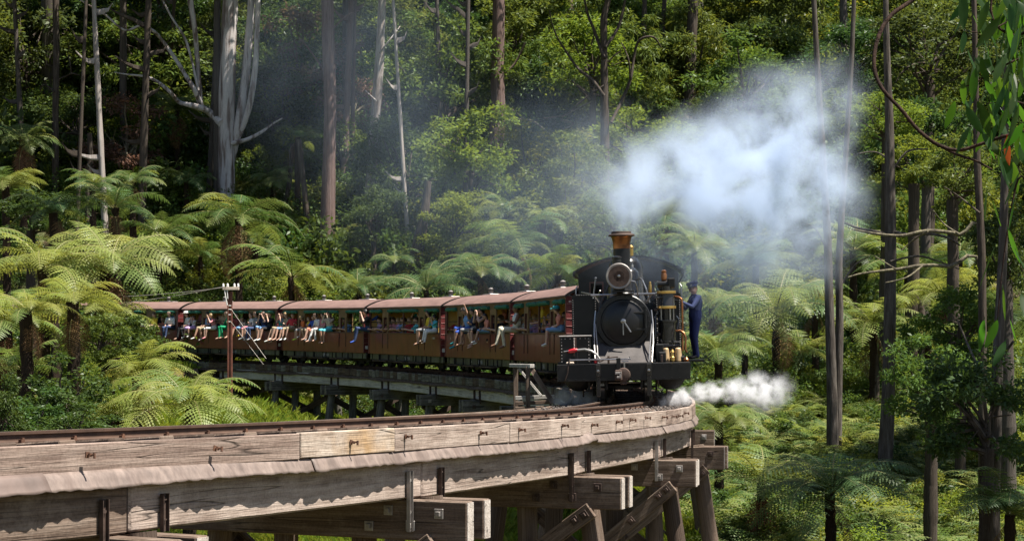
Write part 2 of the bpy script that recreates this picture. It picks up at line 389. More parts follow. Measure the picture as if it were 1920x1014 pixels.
for k, q in enumerate(np.arange(-27, 88, .62)):
    link('sleeper', slm[k % 2], rt, cframe(q, 0, -.104) @ Rx(.075*cant(q)))
mb = MB()
for q in np.arange(-27, 60, .62):
    for off in (-.40, .40):
        for e in (-.075, .075):
            mb.box(-.02,.02,-.018,.018,-.10,-.072, M=cframe(q, off+e))
            mb.box(-.012,.012,-.012,.012,-.074,-.058, M=cframe(q+.01, off+e))
sp = mb.part('rail_spikes', M['rust'], rt, Matrix.Identity(4), smooth=0); sp['kind'] = 'stuff'
# loose ballast on the deck
def stones(n, gen, smin, smax, rg):
    oc = np.array([[1,0,0],[-1,0,0],[0,1,0],[0,-1,0],[0,0,1],[0,0,-1]], float); of = np.array([[0,2,4],[2,1,4],[1,3,4],[3,0,4],[2,0,5],[1,2,5],[3,1,5],[0,3,5]])
    V = []; Fc = []
    for i in range(n):
        p = gen(i); s = rg.uniform(smin, smax)
        V.append(oc*s*np.array([rg.uniform(.7,1.3), rg.uniform(.7,1.3), rg.uniform(.5,1)])+np.array([rg.gauss(0, s*.2) for _ in range(18)]).reshape(6, 3)+np.array(p)); Fc.append(of+6*i)
    return np.concatenate(V), np.concatenate(Fc)
rg = random.Random(3)
def gen(i):
    s = rg.triangular(-9, 9, -1) if i % 3 else rg.uniform(-26, 30); o = rg.choice([rg.uniform(.5,1.2), rg.uniform(-1.2,-.5), rg.uniform(-.3,.3), rg.uniform(.7,1.2)])
    return track(s, o, -.10-.04*cant(s)+rg.uniform(0,.03)*(1 if abs(s) < 9 else .3))
V, Fc = stones(2200, gen, .01, .026, rg)
bal = link('ballast', arrmesh('ballast', V, Fc, M['stone']), rt, Matrix.Identity(4)); bal['kind'] = 'stuff'
# earth bed where the line leaves the bridge is part of the ground

# ------------------------------------------------------------------ timber trestle bridge
BENTS = [-24.0, -19.1, -14.2, -9.35, -4.5, .4, 5.25, 10.1, 14.9, 19.8, 24.6, 29.5, 34.3, 39.2, 44.0]
br = thing('trestle_bridge', 'curving timber trestle bridge on raking posts carrying the steam train', 'bridge', T(Vector((0, 24, gz(0, 24)))))
I4 = Matrix.Identity(4)
def chord(s0, s1, off, dz):                        # frame at the middle of the chord, x along it, and its length
    p0, p1 = track(s0, off, dz), track(s1, off, dz); d = p0-p1
    return frame((p0+p1)/2, d), d.length
# deck under the sleepers
for k in range(len(BENTS)-1):
    m, L = chord(BENTS[k], BENTS[k+1], 0, -.27)
    MB().box(-L/2+.004, L/2-.004, -1.16, 1.16, -.11, 0, c=.006).part('deck_planking', M['timber_dark'], br, m)
# outer kerb boards of the near side, joints where the photograph shows them
OB = 1.27
js = [-27.5, -23.3, s_at(30, OB)-1.6, s_at(558, OB), s_at(736, OB), s_at(952, OB), s_at(1086, OB), s_at(1165, OB), s_at(1245, OB), s_at(1272, OB), -.2, 1.3, 2.8, 4.4, 6.0, 8]
kmat = ['timber_kerb']*3+['timber_stain', 'timber_pale', 'timber_pale', 'timber_pale']+['timber_pale', 'timber_kerb']*5
for k in range(len(js)-1):
    m, L = chord(js[k], js[k+1], OB, 0)
    dz = -.085-.004*(k % 3)
    MB().box(-L/2+.006, L/2-.006, -.035+.004*(k % 2), .03+.004*(k % 2), dz-.25, dz, c=.008).part('kerb_board', M[kmat[k]], br, m)
for q in np.arange(-27, 44, 3.1):
    if q > 4: break
    m, L = chord(q, q+3.1, -OB, 0)
    MB().box(-L/2+.005, L/2-.005, -.03, .03, -.34, -.09, c=.008).part('kerb_board', M['timber_grey'], br, m)
# hook bolts on the kerb boards
hb = MB()
hb.box(-.035,.035,.0,.012,-.04,.04).tube([(0,.01,0),(0,.11,.005)], .014, 8).tube([(0,.10,.03),(0,.105,-.045)], .016, 6)
hb.box(-.022,.022,.03,.055,-.022,.022)
hb.v = [(x*.62, y*.8, z*.62) for x, y, z in hb.v]
hbm = hb.mesh('kerb_bolt', M['rust'])
for xp in (-60, 156, 398, 653, 755, 896, 968, 1050, 1106, 1152, 1178, 1206, 1238, 1256, 1268, 1279):
    q = s_at(xp, OB)
    link('kerb_bolt', hbm, br, tframe(q, OB+.034, -.085-.105+rnd.uniform(-.02,.02)) @ Ry(rnd.uniform(-.3,.3)))
# sheet-metal flashing under the kerb, wavy lower edge
fl = [-27.5, -24, s_at(88, OB+.1), s_at(490, OB+.1)+1.0, s_at(735, OB+.1), s_at(1062, OB+.1), s_at(1108, OB+.1), s_at(1252, OB+.1), 5.2]
rg = random.Random(5)
S_KINK = s_at(1100, OB)
def tri(x): return 4*abs((x % 1)-.5)-1
def wav(s, k): return math.sin(s*1.3+k)*.45+math.sin(s*3.1+k*2+math.sin(s*.9))*.35+math.sin(s*7.7+k*3+2*math.sin(s*1.7))*.25
for k in range(len(fl)-1):
    a, b = fl[k]-.06, fl[k+1]+.06
    n = max(6, int((b-a)/.055)); vs = []; fs = []
    rise = .012*(k % 2)
    for i in range(n+1):
        s = a+(b-a)*i/n; wv = wav(s, 0)
        kink = math.exp(-((s-S_KINK)/.22)**2)
        for j in range(7):
            u = j/6
            o = OB-.03+.035*min(1, u*4)+.065*u**1.3+.008*wv*u+.010*tri(s*1.7+k*.3+.35*math.sin(s*2.3))*u+.009*tri(s*4.9+.5*math.sin(s*3.1))*u+.07*kink*u+rise
            z = -.318-.01*min(1, u*4)-.14*u+.012*wv*u*u+.07*kink*math.sin(u*2.2)+.008*tri(s*3.3+.6*math.sin(s*4.1))*u**4+.02*(1-u)*kink
            vs.append(track(s, o, z))
    for i in range(n):
        for j in range(6):
            q = i*7+j; fs.append((q, q+7, q+8, q+1))
    mb = MB(); mb.add(vs, fs)
    o = mb.part('flashing_sheet', M['flashing2'] if k in (0, 1) else M['flashing'], br, I4, smooth=22)
    md = o.modifiers.new('thick', 'SOLIDIFY'); md.thickness = .006
# stringers
for k in range(len(BENTS)-1):
    s0, s1 = BENTS[k], BENTS[k+1]
    for off in (1.12, .35, -.35, -1.12):
        m, L = chord(s0, s1, off, 0)
        near = s0 < 1
        mt_ = M['timber_pale'] if (off > 1 and near and k >= 1) else M['timber_white'] if (off < -1 and s0 > 5) else M['timber_grey']
        zt, zb = -.335, (-.875 if near else -.74)
        MB().box(-L/2+.006, L/2-.006, -.13, .13, zb+.01*(k % 2), zt, c=.02).part('stringer', mt_, br, m)
# cap beams (pairs of half caps), posts, braces and bolts of every bent
wash = MB().box(-.055,.055,0,.012,-.055,.055,c=.004).box(-.026,.026,.012,.045,-.026,.026,c=.004).mesh('washer_bolt', M['iron'])
wash2 = MB().box(-.055,.055,0,.012,-.055,.055,c=.004).box(-.026,.026,.012,.045,-.026,.026,c=.004).mesh('washer_bolt', M['galv'])
strap = MB().box(-.038,.038,0,.012,-.66,0,c=.003).box(-.038,-.031,.012,.045,-.66,0).box(.031,.038,.012,.045,-.66,0).lathe([(.018,0),(.018,.02)], 8, M=T((0,.012,-.1)) @ Rx(R(-90))).lathe([(.018,0),(.018,.02)], 8, M=T((0,.012,-.45)) @ Rx(R(-90))).mesh('iron_strap', M['iron'])
strap_g = strap.copy(); strap_g.materials[0] = M['galv']
rg = random.Random(8)
def post_mesh(name, mat, seed):
    g = random.Random(seed); mb = MB(); pts = []; rad = []
    for i in range(9):
        u = i/8; pts.append((g.uniform(-.006,.006), g.uniform(-.006,.006), -u)); rad.append(.9+.25*u+g.uniform(-.03,.03))
    mb.tube([(p[0], p[1], p[2]) for p in pts], rad, 14, jit=.05, rg=g)
    return mb
PM = {}
for nm in ('timber_grey', 'timber_dark', 'timber_old'):
    for sd_ in range(3):
        g = random.Random(sd_*7+3); mb = MB(); pts = [(-u/8, 0, 0) for u in range(9)]; rad = [.9+.03*u+g.uniform(-.03,.03) for u in range(9)]
        mb.tube(pts, rad, 14, jit=.04, rg=g); PM[(nm, sd_)] = mb.mesh('post', M[nm])
def put_post(p0, p1, r, nm, sd_):
    d = p0-p1; m = frame(p0, d, (.3, 1, .1)) @ Sc(d.length, r, r)
    link('post', PM[(nm, sd_)], br, m)
for k, s in enumerate(BENTS):
    near = s < 7
    top = -.88 if near else -.75; hh = .44 if near else .36
    half = 1.9 if near else 1.8
    f = tframe(s)
    capm = 'timber_grey' if near else 'timber_old'
    for e in (-.19, .19):                          # two half caps clasp the post heads
        j0, j1 = rg.uniform(-.05,.05), rg.uniform(-.04,.06)
        mb = MB().box(-half+j0, half+j1, -.085, .085, top-hh, top, c=.014)
        cap = mb.part('cap_beam', M[capm], br, f @ T((e, 0, 0)) @ Rz(R(90)))
        mbe = MB().box(half+j1-.004, half+j1+.005, -.076, .076, top-hh+.012, top-.012); mbe.part('lit_end_grain', M['lit_end_grain'], cap, wmat(cap))  # pale plate on the outer end; its sunlight is put into the colour
    if near or s < 30:
        for (y, z) in ((1.62,-.14), (1.30,-.28), (.95,-.12), (.75,-.30), (-1.5,-.2)):
            link('washer_bolt', wash if k % 2 else wash2, br, f @ T((.276, y+rg.uniform(-.05,.05), top+z)) @ Rz(R(-90)))
    # straps tying stringers to the cap
    yo = 1.256
    if near:
        for dx, st in ((.34, strap_g if k % 2 == 0 else strap), (-.42, strap)):
            link('iron_strap', st, br, f @ T((dx, yo, -.56)) @ (Sc(1, 1, 1) if dx > 0 else Sc(1, 1, .5)))
    else:
        for dx in (.30, -.30):
            link('iron_strap', strap, br, f @ T((dx, -yo, -.40)) @ Rz(R(180)) @ Sc(1.3, 1, .7))
    # posts rake outward down to the ground
    nm = ['timber_grey', 'timber_dark', 'timber_grey'][k % 3] if near else 'timber_old'
    for i, (yt, rake) in enumerate(((1.35, .16), (.5, .03), (-.5, -.03), (-1.35, -.16))):
        p0 = f @ Vector((rg.uniform(-.02,.02), yt, top+.02)); 
        zg = gz(p0.x, p0.y); h = max(.5, p0.z-zg)
        p1 = p0+(f.to_3x3() @ Vector((rg.uniform(-.03,.03), rake*h, 0)))+Vector((0, 0, -h-.4))
        put_post(p0, p1, .155 if near else .15, nm, (i+k) % 3)
    p0 = f @ Vector((0, 0, top)); zg = gz(p0.x, p0.y); h = p0.z-zg
    for side, sg in ((.30, 1), (-.30, -1)):
        tops = [(top-hh+.02, top-hh-min(h-.3, 2.6))] if h < 4.5 else [(top-hh+.0, top-hh-2.3), (top-hh-2.5, top-hh-5)]
        for (z0, z1) in tops:
            if z0-z1 < .5: continue
            a_, b_ = f @ Vector((side, sg*(1.55), z0)), f @ Vector((side, -sg*1.6, z1))
            m = frame((a_+b_)/2, a_-b_, fwd(s)); L = (a_-b_).length
            br_ = MB().box(-L/2, L/2, -.11, .11, -.045, .045, c=.01).part('brace', M['timber_grey' if near else 'timber_dark'], br, m)
            for u in (.47, .43, .28, 0, -.28):
                link('washer_bolt', wash, br_, m @ T((L*u, rg.uniform(-.03,.03), .046)) @ Rx(R(90)))
# inner side of the far half: upright kerb blocks over a dark sheet, as seen across the gully
rg = random.Random(12)
kb = [MB().box(-w_/2, w_/2, -.04, .04, -.25, 0, c=.012).mesh('kerb_block', M[n_]) for w_, n_ in ((.30,'timber_old'), (.34,'timber_dark'), (.38,'timber_old'))]
q = 4.6
while q < 46.2:
    i = rg.randrange(3); w_ = (.30,.34,.38)[i]
    link('kerb_block', kb[i], br, tframe(q, -OB+rg.uniform(-.012,.012), -.08+rg.uniform(-.02,.012)) @ Ry(rg.uniform(-.03,.03)))
    q += w_+.015
for k, a in enumerate(np.arange(4.4, 46, 2.3)):
    b = a+2.34; n = 30; vs = []; fs = []
    for i in range(n+1):
        s = a+(b-a)*i/n; wv = wav(s, 1)
        for j in range(5):
            u = j/4; vs.append(track(s, -OB+.02-.12*math.sin(u*1.3)-.02*wv*u-.008*(k % 2), -.315-.13*u-.02*wv*u))
    for i in range(n):
        for j in range(4):
            c_ = i*5+j; fs.append((c_, c_+1, c_+6, c_+5))
    mb = MB(); mb.add(vs, fs); o = mb.part('flashing_sheet', M['timber_dark'], br, I4, smooth=80)
    o.modifiers.new('thick', 'SOLIDIFY').thickness = .006
# abutment at the far end
m = tframe(46.6)
MB().box(-.2,.2,-1.9,1.7,-2.6,-.3,c=.03).part('abutment_wall', M['timber_dark'], br, m)
MB().box(-2.2,.1,-.11,.11,-.3,.02,c=.02).part('abutment_rail', M['timber_grey'], br, m @ T((1.2,-1.65,-.45)) @ Ry(R(-28)))

# refuge platform on the inside of the curve
rp = thing('refuge_platform', 'small weathered timber refuge frame beside the bridge left of the engine', 'platform', tframe(7.2, -1.9, -1.4))
def beam(name, a_, b_, w_, d_, mat, parent, up=(0, 0, 1)):
    a_, b_ = Vector(a_), Vector(b_); m = frame((a_+b_)/2, b_-a_, up); L = (b_-a_).length
    return MB().box(-L/2, L/2, -w_/2, w_/2, -d_/2, d_/2, c=.008).part(name, M[mat], parent, m)
pa, pb = px(967, 690, 41.2), px(990, 692, 40.6)
def dn(p, y): return Vector((p.x, p.y, CZ+(HY-y)*p.y/F))
beam('post', dn(pa, 768), dn(pa, 686), .11, .11, 'timber_grey', rp, (0, 1, 0)); beam('post', dn(pb, 770), dn(pb, 687), .11, .11, 'timber_grey', rp, (0, 1, 0))
beam('top_rail', px(959, 685, 41.3), px(998, 686, 40.5), .13, .09, 'timber_white', rp)
beam('brace', px(994, 688, 40.6), px(1037, 755, 40.4), .12, .10, 'timber_grey', rp, (0, 1, 0))
beam('brace', px(972, 690, 41.0), px(1015, 742, 40.9), .06, .06, 'timber_white', rp, (0, 1, 0))
for i, y in enumerate((746, 756, 766)): beam('rail_plank', px(966, y, 41.0-.002*i), px(1040, y-3, 41.0-.002*i), .09, .04, 'timber_grey' if i else 'timber_white', rp, (0, 1, 0))

# ------------------------------------------------------------------ steam engine (x forward, y to the outside of the curve, z over the rail)
hm = (track(0)+track(7.5))/2
LM = frame(track(0), track(0)-track(7.2)) @ Rz(R(-2.3)) @ Rx(R(1.2))
lo = thing('steam_locomotive', 'black narrow gauge steam tank engine with copper-capped chimney at the head of the train', 'locomotive', LM)
def P(name, mb, mat, parent=None, local=None, smooth=35):
    mats = [M[k] for k in mat] if isinstance(mat, (list, tuple)) else M[mat]
    p = parent or lo
    return mb.part(name, mats, p, world=LM @ (local if local is not None else Matrix.Identity(4)), smooth=smooth)
AX = Ry(R(90))                                       # lathe axis z -> x
def rivets(pts, r=.011, axis='x'):
    mb = MB()
    for p in pts:
        m = T(p) @ (AX if axis == 'x' else Rx(R(90)) if axis == 'y' else Matrix.Identity(4))
        mb.lathe([(r, -.003), (r*.9, r*.5), (r*.4, r*.8)], 6, M=m)
    return mb
bm = P('buffer_beam', MB().box(.80,.92,-1.25,1.25,.43,.755,c=.008), 'black')
o = P('rivets', rivets([(.921, y, z) for y in np.linspace(-1.2, 1.2, 17) for z in (.47,.715)], .012), 'black', bm); o['kind'] = 'stuff'
P('beam_block', MB().box(.78,.90,-1.08,-.93,.757,.80,c=.015), 'cream', bm)
for y in (-.475, .475):
    g = P('rail_guard', MB().box(.921,.955,y-.045,y+.045,.52,.74,c=.006).box(.90,.935,y-.04,y+.04,.14,.52,c=.006), 'black_gloss')
    P('bolt', MB().lathe([(.028,0),(.026,.03),(.012,.034)], 8, M=T((.955,y,.62)) @ AX), 'steel', g)
cp = P('coupler', MB().lathe([(.10,0),(.13,.03),(.135,.16),(.12,.22),(.06,.235)], 16, M=T((.90,.0,.545)) @ AX).box(1.0,1.19,-.16,-.02,.44,.64,c=.02).box(.95,1.1,-.06,.06,.36,.46,c=.015), 'iron')
P('coupler_jaw', MB().box(1.19,1.215,-.15,-.03,.56,.60,c=.005).box(1.19,1.215,-.07,-.035,.50,.60,c=.005).box(1.19,1.215,-.12,-.035,.49,.525,c=.005), 'galv', cp)
P('coupler_pin', MB().tube([(1.05,.02,.66),(1.05,.02,.80)], .015, 8).tube([(1.05,-.03,.80),(1.05,.10,.80)], .012, 8), 'steel', cp)
P('lifting_link', MB().box(.925,.99,-.13,-.05,.60,.86,c=.01), 'black')
P('uncoupling_rod', MB().tube([(.94,-1.0,.835),(.94,.14,.835)], .014, 8).tube([(.94,.10,.835),(.94,.12,.88)], .012, 6), 'steel')
P('footplate', MB().box(-7.9,.80,-1.2,1.2,.70,.752,c=.006), 'black')
P('frame_plate', MB().box(-7.4,.78,-.35,-.31,.26,.70), 'under'); P('frame_plate', MB().box(-7.4,.78,.31,.35,.26,.70), 'under')
P('brake_rigging', MB().tube([(.5,-.6,.30),(.5,.6,.30)], .022, 8).box(.2,.55,-.18,.18,.25,.33,c=.01).tube([(.3,-.3,.42),(-.5,.3,.30)], .02, 6), 'under')
P('axle_stay', MB().tube([(.62,-.30,.385),(.62,.30,.385)], .014, 8), 'galv')
# wheels
def wheel(x, y, r, sg):
    mb = MB().lathe([(r*.3,-.05),(r*.82,-.05),(r*.84,-.062),(r+.028,-.062),(r+.028,-.034),(r,-.03),(r-.008,.055),(r*.82,.055),(r*.82,.02),(r*.3,.03)], 28, M=T((x,y,r)) @ Rx(R(90)*(-sg)))
    w_ = P('wheel', mb, 'under')
    P('tyre', MB().lathe([(r*.9,-.031),(r+.002,-.031),(r-.006,.056),(r*.9,.056)], 28, M=T((x,y,r)) @ Rx(R(90)*(-sg))), 'steel', w_)
    return w_
for x, r in ((0,.32), (-1.75,.46), (-2.75,.46), (-3.75,.46), (-5.6,.32)):
    for sg in (-1, 1): wheel(x, .415*sg, r, sg)
    P('axle', MB().tube([(x,-.38,r),(x,.38,r)], .05, 10), 'under')
for sg in (-1, 1):
    c_ = P('cylinder', MB().lathe([(.10,.62),(.22,.61),(.285,.58),(.285,.55),(.27,.54),(.27,-.30),(.285,-.31),(.285,-.34),(.1,-.36)], 28, M=T((-.45,.88*sg,.50)) @ AX), 'black')
    o = P('rivets', rivets([(.155,.88*sg+.25*math.cos(a_),.50+.25*math.sin(a_)) for a_ in np.linspace(0, 6.28, 14)[:-1]], .015), 'black', c_); o['kind'] = 'stuff'
    P('drain_cock', MB().tube([(.05,.80*sg,.25),(.05,.80*sg,.14),(.14,.80*sg,.12)], .018, 8), 'iron', c_)
    P('connecting_rod', MB().box(-3.8,-1.0,.55*sg-.03,.55*sg+.03,.42,.50,c=.01), 'steel')
    P('step', MB().box(.15,.45,.62*sg,.74*sg,.22,.26,c=.008).box(.28,.32,.66*sg,.70*sg,.26,.72), 'black') if sg < 0 else None
# smokebox, boiler, saddle
sb = P('smokebox', MB().lathe([(.47,-1.35),(.52,-1.35),(.525,-.02),(.535,-.015),(.535,.05),(.52,.062),(.44,.065),(.44,.02)], 40, M=T((.10,0,1.53)) @ AX), 'smokebox')
o = P('rivets', rivets([(.163,.485*math.cos(a_),1.53+.485*math.sin(a_)) for a_ in np.linspace(0, 2*math.pi, 31)[:-1]], .016), 'smokebox', sb); o['kind'] = 'stuff'
dr = P('smokebox_door', MB().lathe([(.44,-.05),(.435,.055),(.42,.075),(.405,.078),(.40,.066),(.385,.068),(.33,.10),(.22,.125),(.10,.138),(.02,.14)], 40, M=T((.11,0,1.53)) @ AX), 'smokebox')
for z in (1.70, 1.38): P('hinge_strap', MB().box(.19,.225,.08,.42,z-.022,z+.022,c=.006), 'black', dr)
P('hinge_post', MB().tube([(.215,.425,1.30),(.215,.425,1.80)], .025, 8).box(.17,.235,.40,.455,1.66,1.75,c=.005).box(.17,.235,.40,.455,1.33,1.42,c=.005), 'black', dr)
dh = P('door_dart', MB().lathe([(.05,0),(.05,.05),(.03,.06),(.03,.11),(.01,.115)], 12, M=T((.235,0,1.545)) @ AX), 'steel', dr)
P('handle', MB().tube([(.30,0,1.56),(.31,-.005,1.28)], [.017,.013], 8), 'steel', dr); P('handle', MB().tube([(.325,0,1.56),(.335,.14,1.335)], [.017,.015], 8), 'steel', dr)
P('boiler', MB().lathe([(.5,-5.1),(.5,-1.36),(.48,-1.34)], 36, M=T((.10,0,1.53)) @ AX), 'black_gloss')
for x in (-1.9,-3.0,-4.0): P('boiler_band', MB().lathe([(.5,-.025),(.507,-.025),(.507,.025),(.5,.025)], 36, M=T((x,0,1.53)) @ AX), 'black_gloss')
P('saddle', MB().prism([(-.50,.753),(.50,.753),(.52,1.1),(.535,1.5),(-.535,1.5),(-.52,1.1)], -1.1, .04), 'smokebox')
ap = []
for i in range(9):
    u = i/8; ap.append((.06+.70*u, 1.16-.40*math.sin(u*1.45)**.9, .505+.03*u))
mb = MB(); vs = []
for x, z, w_ in ap: vs += [(x,-w_,z),(x,w_,z),(x,-w_,z-.02),(x,w_,z-.02)]
fs = []
for i in range(8): q = i*4; fs += [(q,q+4,q+5,q+1),(q+2,q+3,q+7,q+6),(q,q+2,q+6,q+4),(q+1,q+5,q+7,q+3)]
mb.add(vs, fs); P('apron_plate', mb, 'apron')
P('smokebox_front_plate', MB().prism([(-.53,.76),(.53,.76),(.53,1.53)]+[(.53*math.cos(a_),1.53-.53*math.sin(a_)) for a_ in np.linspace(0, math.pi, 15)]+[(-.53,1.53)], .03, .07), 'smokebox')
for sg in (-1, 1):
    P('stay_rod', MB().tube([(.10,.535*sg,1.75),(.16,.56*sg,1.5),(.40,.56*sg,1.12),(.80,.53*sg,.76)], .016, 8), 'steel')
    P('stay_rod', MB().tube([(.14,.54*sg,1.50),(.45,.50*sg,1.05),(.78,.475*sg,.76)], .014, 8), 'steel')
P('handrail', MB().tube([(.13,-.62,2.06),(.13,.62,2.06)], .018, 8).tube([(.13,-.55,2.06),(.08,-.46,1.92)], .018, 6).tube([(.13,.55,2.06),(.08,.46,1.92)], .018, 6).tube([(.13,.30,2.06),(.08,.28,1.98)], .015, 6).tube([(.13,-.30,2.06),(.08,-.28,1.98)], .015, 6), 'steel')
# headlight
hl = P('headlight', MB().lathe([(.05,-.22),(.16,-.22),(.215,-.15),(.22,.16),(.245,.165),(.245,.20),(.215,.205),(.21,.16)], 36, M=T((.32,-.06,2.40)) @ AX), 'black_gloss')
P('reflector', MB().lathe([(.212,.14),(.20,.13),(.14,.03),(.06,-.04),(.02,-.05)], 36, M=T((.32,-.06,2.40)) @ AX), 'reflector', hl)
P('bulb', MB().lathe([(.01,-.045),(.03,-.02),(.035,.03),(.02,.07),(.005,.08)], 14, M=T((.32,-.06,2.40)) @ AX), 'ceramic', hl)
P('lens', MB().lathe([(.213,.165),(.21,.175),(.15,.19),(.145,.184),(.09,.197),(.085,.19),(.04,.205),(.01,.207)], 36, M=T((.32,-.06,2.40)) @ AX), 'lamp_glass', hl)
P('rim', MB().lathe([(.213,.17),(.247,.17),(.25,.19),(.235,.212),(.213,.205)], 36, M=T((.32,-.06,2.40)) @ AX), 'galv', hl)
for r_ in (.095, .195): P('lens_ring', MB().lathe([(r_-.006,.209),(r_+.006,.209),(r_+.006,.216),(r_-.006,.216)], 36, M=T((.32,-.06,2.40)) @ AX), 'iron', hl)
P('lens_boss', MB().lathe([(.03,.20),(.028,.22),(.01,.225)], 14, M=T((.32,-.06,2.40)) @ AX), 'steel', hl)
P('lamp_vent', MB().lathe([(.085,0),(.085,.10),(.07,.11),(.07,.125),(.095,.13),(.095,.15),(.05,.175),(.01,.178)], 20, M=T((.30,-.10,2.62))), 'black_gloss', hl)
P('lamp_bracket', MB().box(.05,.52,-.20,.22,2.10,2.13,c=.006).box(.2,.45,-.16,.04,2.13,2.20,c=.01).box(-.05,.1,-.12,.0,2.0,2.12), 'black', hl)
P('conduit', MB().tube([(.4,.16,2.31),(.4,.24,2.29),(.36,.28,2.16),(.25,.28,2.06)], .014, 8), 'steel', hl)
# chimney, domes
ch = P('chimney', MB().lathe([(.30,1.96),(.29,2.02),(.215,2.08),(.18,2.16),(.168,2.30),(.165,2.9),(.163,2.96)], 32, M=T((-.40,-.02,0))), 'black')
P('copper_cap', MB().lathe([(.168,2.955),(.168,3.02),(.175,3.09),(.19,3.15),(.212,3.20),(.22,3.205)], 32, M=T((-.40,-.02,0))), 'copper', ch)
P('chimney_rim', MB().lathe([(.20,3.195),(.255,3.20),(.258,3.22),(.24,3.24),(.20,3.245),(.19,3.29),(.175,3.29),(.165,3.0),(.01,2.98)], 32, M=T((-.40,-.02,0))), 'iron', ch)
P('sand_dome', MB().lathe([(.34,1.9),(.31,2.0),(.275,2.1),(.27,2.42),(.25,2.52),(.19,2.60),(.09,2.64),(.01,2.645)], 28, M=T((-1.35,.04,0))), 'black_gloss')
dm = P('steam_dome', MB().lathe([(.46,1.9),(.40,2.0),(.365,2.1),(.36,2.62),(.335,2.74),(.27,2.84),(.16,2.90),(.01,2.915)], 32, M=T((-2.45,.0,0))), 'black_gloss')
P('safety_valve', MB().lathe([(.05,2.9),(.05,3.05),(.06,3.06),(.06,3.08),(.02,3.12)], 12, M=T((-2.45,.12,0))), 'brass', dm)
P('oil_cup', MB().lathe([(.03,0),(.03,.05),(.015,.06),(.012,.10)], 8, M=T((-1.35,.16,2.60))), 'steel')
P('pipe', MB().tube([(-.6,.5,1.9),(-.6,.44,2.16),(-1.0,.36,2.36),(-1.35,.31,2.40)], .016, 8), 'steel')
# side tanks
for sg in (-1, 1):
    yo, yi = 1.12*sg, .60*sg
    poly = [(yi,.80),(yi,2.10),(yi+.04*sg,2.13)]+[(yo-.10*sg+.10*sg*math.sin(a_),2.03+.10*math.cos(a_)) for a_ in np.linspace(0, math.pi/2, 7)]+[(yo,.80)]
    if sg > 0: poly = poly[::-1]
    tk = P('side_tank', MB().prism(poly, -5.0, -2.25), 'black')
    pts = [(-2.248, yo-.025*sg, z) for z in np.linspace(.85, 2.0, 26)]+[(-2.248, yi+.03*sg, z) for z in np.linspace(.85, 2.07, 26)]+[(-2.248, y, 2.105) for y in np.linspace(yi+.06*sg, yo-.10*sg, 11)]
    o = P('rivets', rivets(pts, .012), 'galv', tk); o['kind'] = 'stuff'
    P('tank_handrail', MB().tube([(-2.3,yo+.05*sg,1.98),(-4.9,yo+.05*sg,1.98)], .014, 8), 'steel', tk)
# cab
cabx0, cabx1 = -5.0, -6.9
cb = P('cab', MB().box(-5.04,-5.0,-1.11,-.86,.76,2.55).box(-5.04,-5.0,.86,1.11,.76,2.55).box(-5.04,-5.0,-.86,-.56,.76,2.02).box(-5.04,-5.0,.56,.86,.76,2.02)
  .prism([(-.56,.76),(.56,.76),(.56,2.5),(-.56,2.5)], -5.04, -5.0)
  .prism([(-1.11,2.551)]+[(1.11*math.sin(a_),2.63+.33*(1-(math.sin(a_))**2)-.02) for a_ in np.linspace(-math.pi/2, math.pi/2, 17)]+[(1.11,2.551),(.86,2.50),(.86,2.44),(.56,2.44),(.56,2.501),(-.56,2.501),(-.56,2.44),(-.86,2.44),(-.86,2.50)], -5.04, -5.0), 'black')
rp_ = [(1.22*u, 2.63+.34*(1-u*u)) for u in np.linspace(-1, 1, 21)]
P('cab_roof', MB().prism([(y, z) for y, z in rp_][::-1]+[(y, z+.045) for y, z in rp_], -7.3, -4.88), 'black')
P('roof_eave', MB().box(-7.3,-4.86,1.17,1.225,2.56,2.66,c=.008).box(-7.3,-4.86,-1.225,-1.17,2.56,2.66,c=.008), 'black', cb)
for sg in (-1, 1):
    P('cab_side', MB().box(-6.9,-5.04,1.075*sg-.018,1.075*sg+.018,.76,1.65).box(-6.9,-6.6,1.075*sg-.018,1.075*sg+.018,1.65,2.62).box(-5.35,-5.04,1.075*sg-.018,1.075*sg+.018,1.65,2.62), 'black', cb)
    P('window_frame', MB().box(-5.0,-4.985,sg*.71-.16,sg*.71-.13,2.03,2.44).box(-5.0,-4.985,sg*.71+.13,sg*.71+.16,2.03,2.44).box(-5.0,-4.985,sg*.71-.13,sg*.71+.13,2.02,2.05).box(-5.0,-4.985,sg*.71-.13,sg*.71+.13,2.41,2.44), 'maroon_post', cb)
    P('grab_rail', MB().tube([(-5.1,1.16*sg,1.1),(-5.06,1.17*sg,1.2),(-5.06,1.17*sg,2.3),(-5.1,1.13*sg,2.36)], .017, 8), 'steel', cb)
    P('cab_step', MB().box(-6.0,-4.9,1.30*sg-.30,1.30*sg+.34,.63,.67,c=.006).box(-5.6,-5.5,1.05*sg-.02,1.05*sg+.02,.60,.76), 'black', cb)
P('eave_bracket', MB().tube([(-4.95,1.12,2.38),(-4.92,1.15,2.44),(-4.9,1.21,2.52),(-4.9,1.21,2.58)], .018, 6), 'black', cb)
P('cab_back', MB().box(-6.94,-6.9,-1.09,1.09,.76,1.9).box(-6.94,-6.9,-1.09,-.8,1.9,2.6).box(-6.94,-6.9,.8,1.09,1.9,2.6), 'black', cb)
P('coal_bunker', MB().box(-7.9,-6.95,-1.08,1.08,.76,1.85,c=.03), 'black')
P('whistle', MB().lathe([(.02,0),(.02,.06),(.035,.07),(.035,.2),(.01,.22)], 10, M=T((-4.7,.25,2.1))), 'brass')
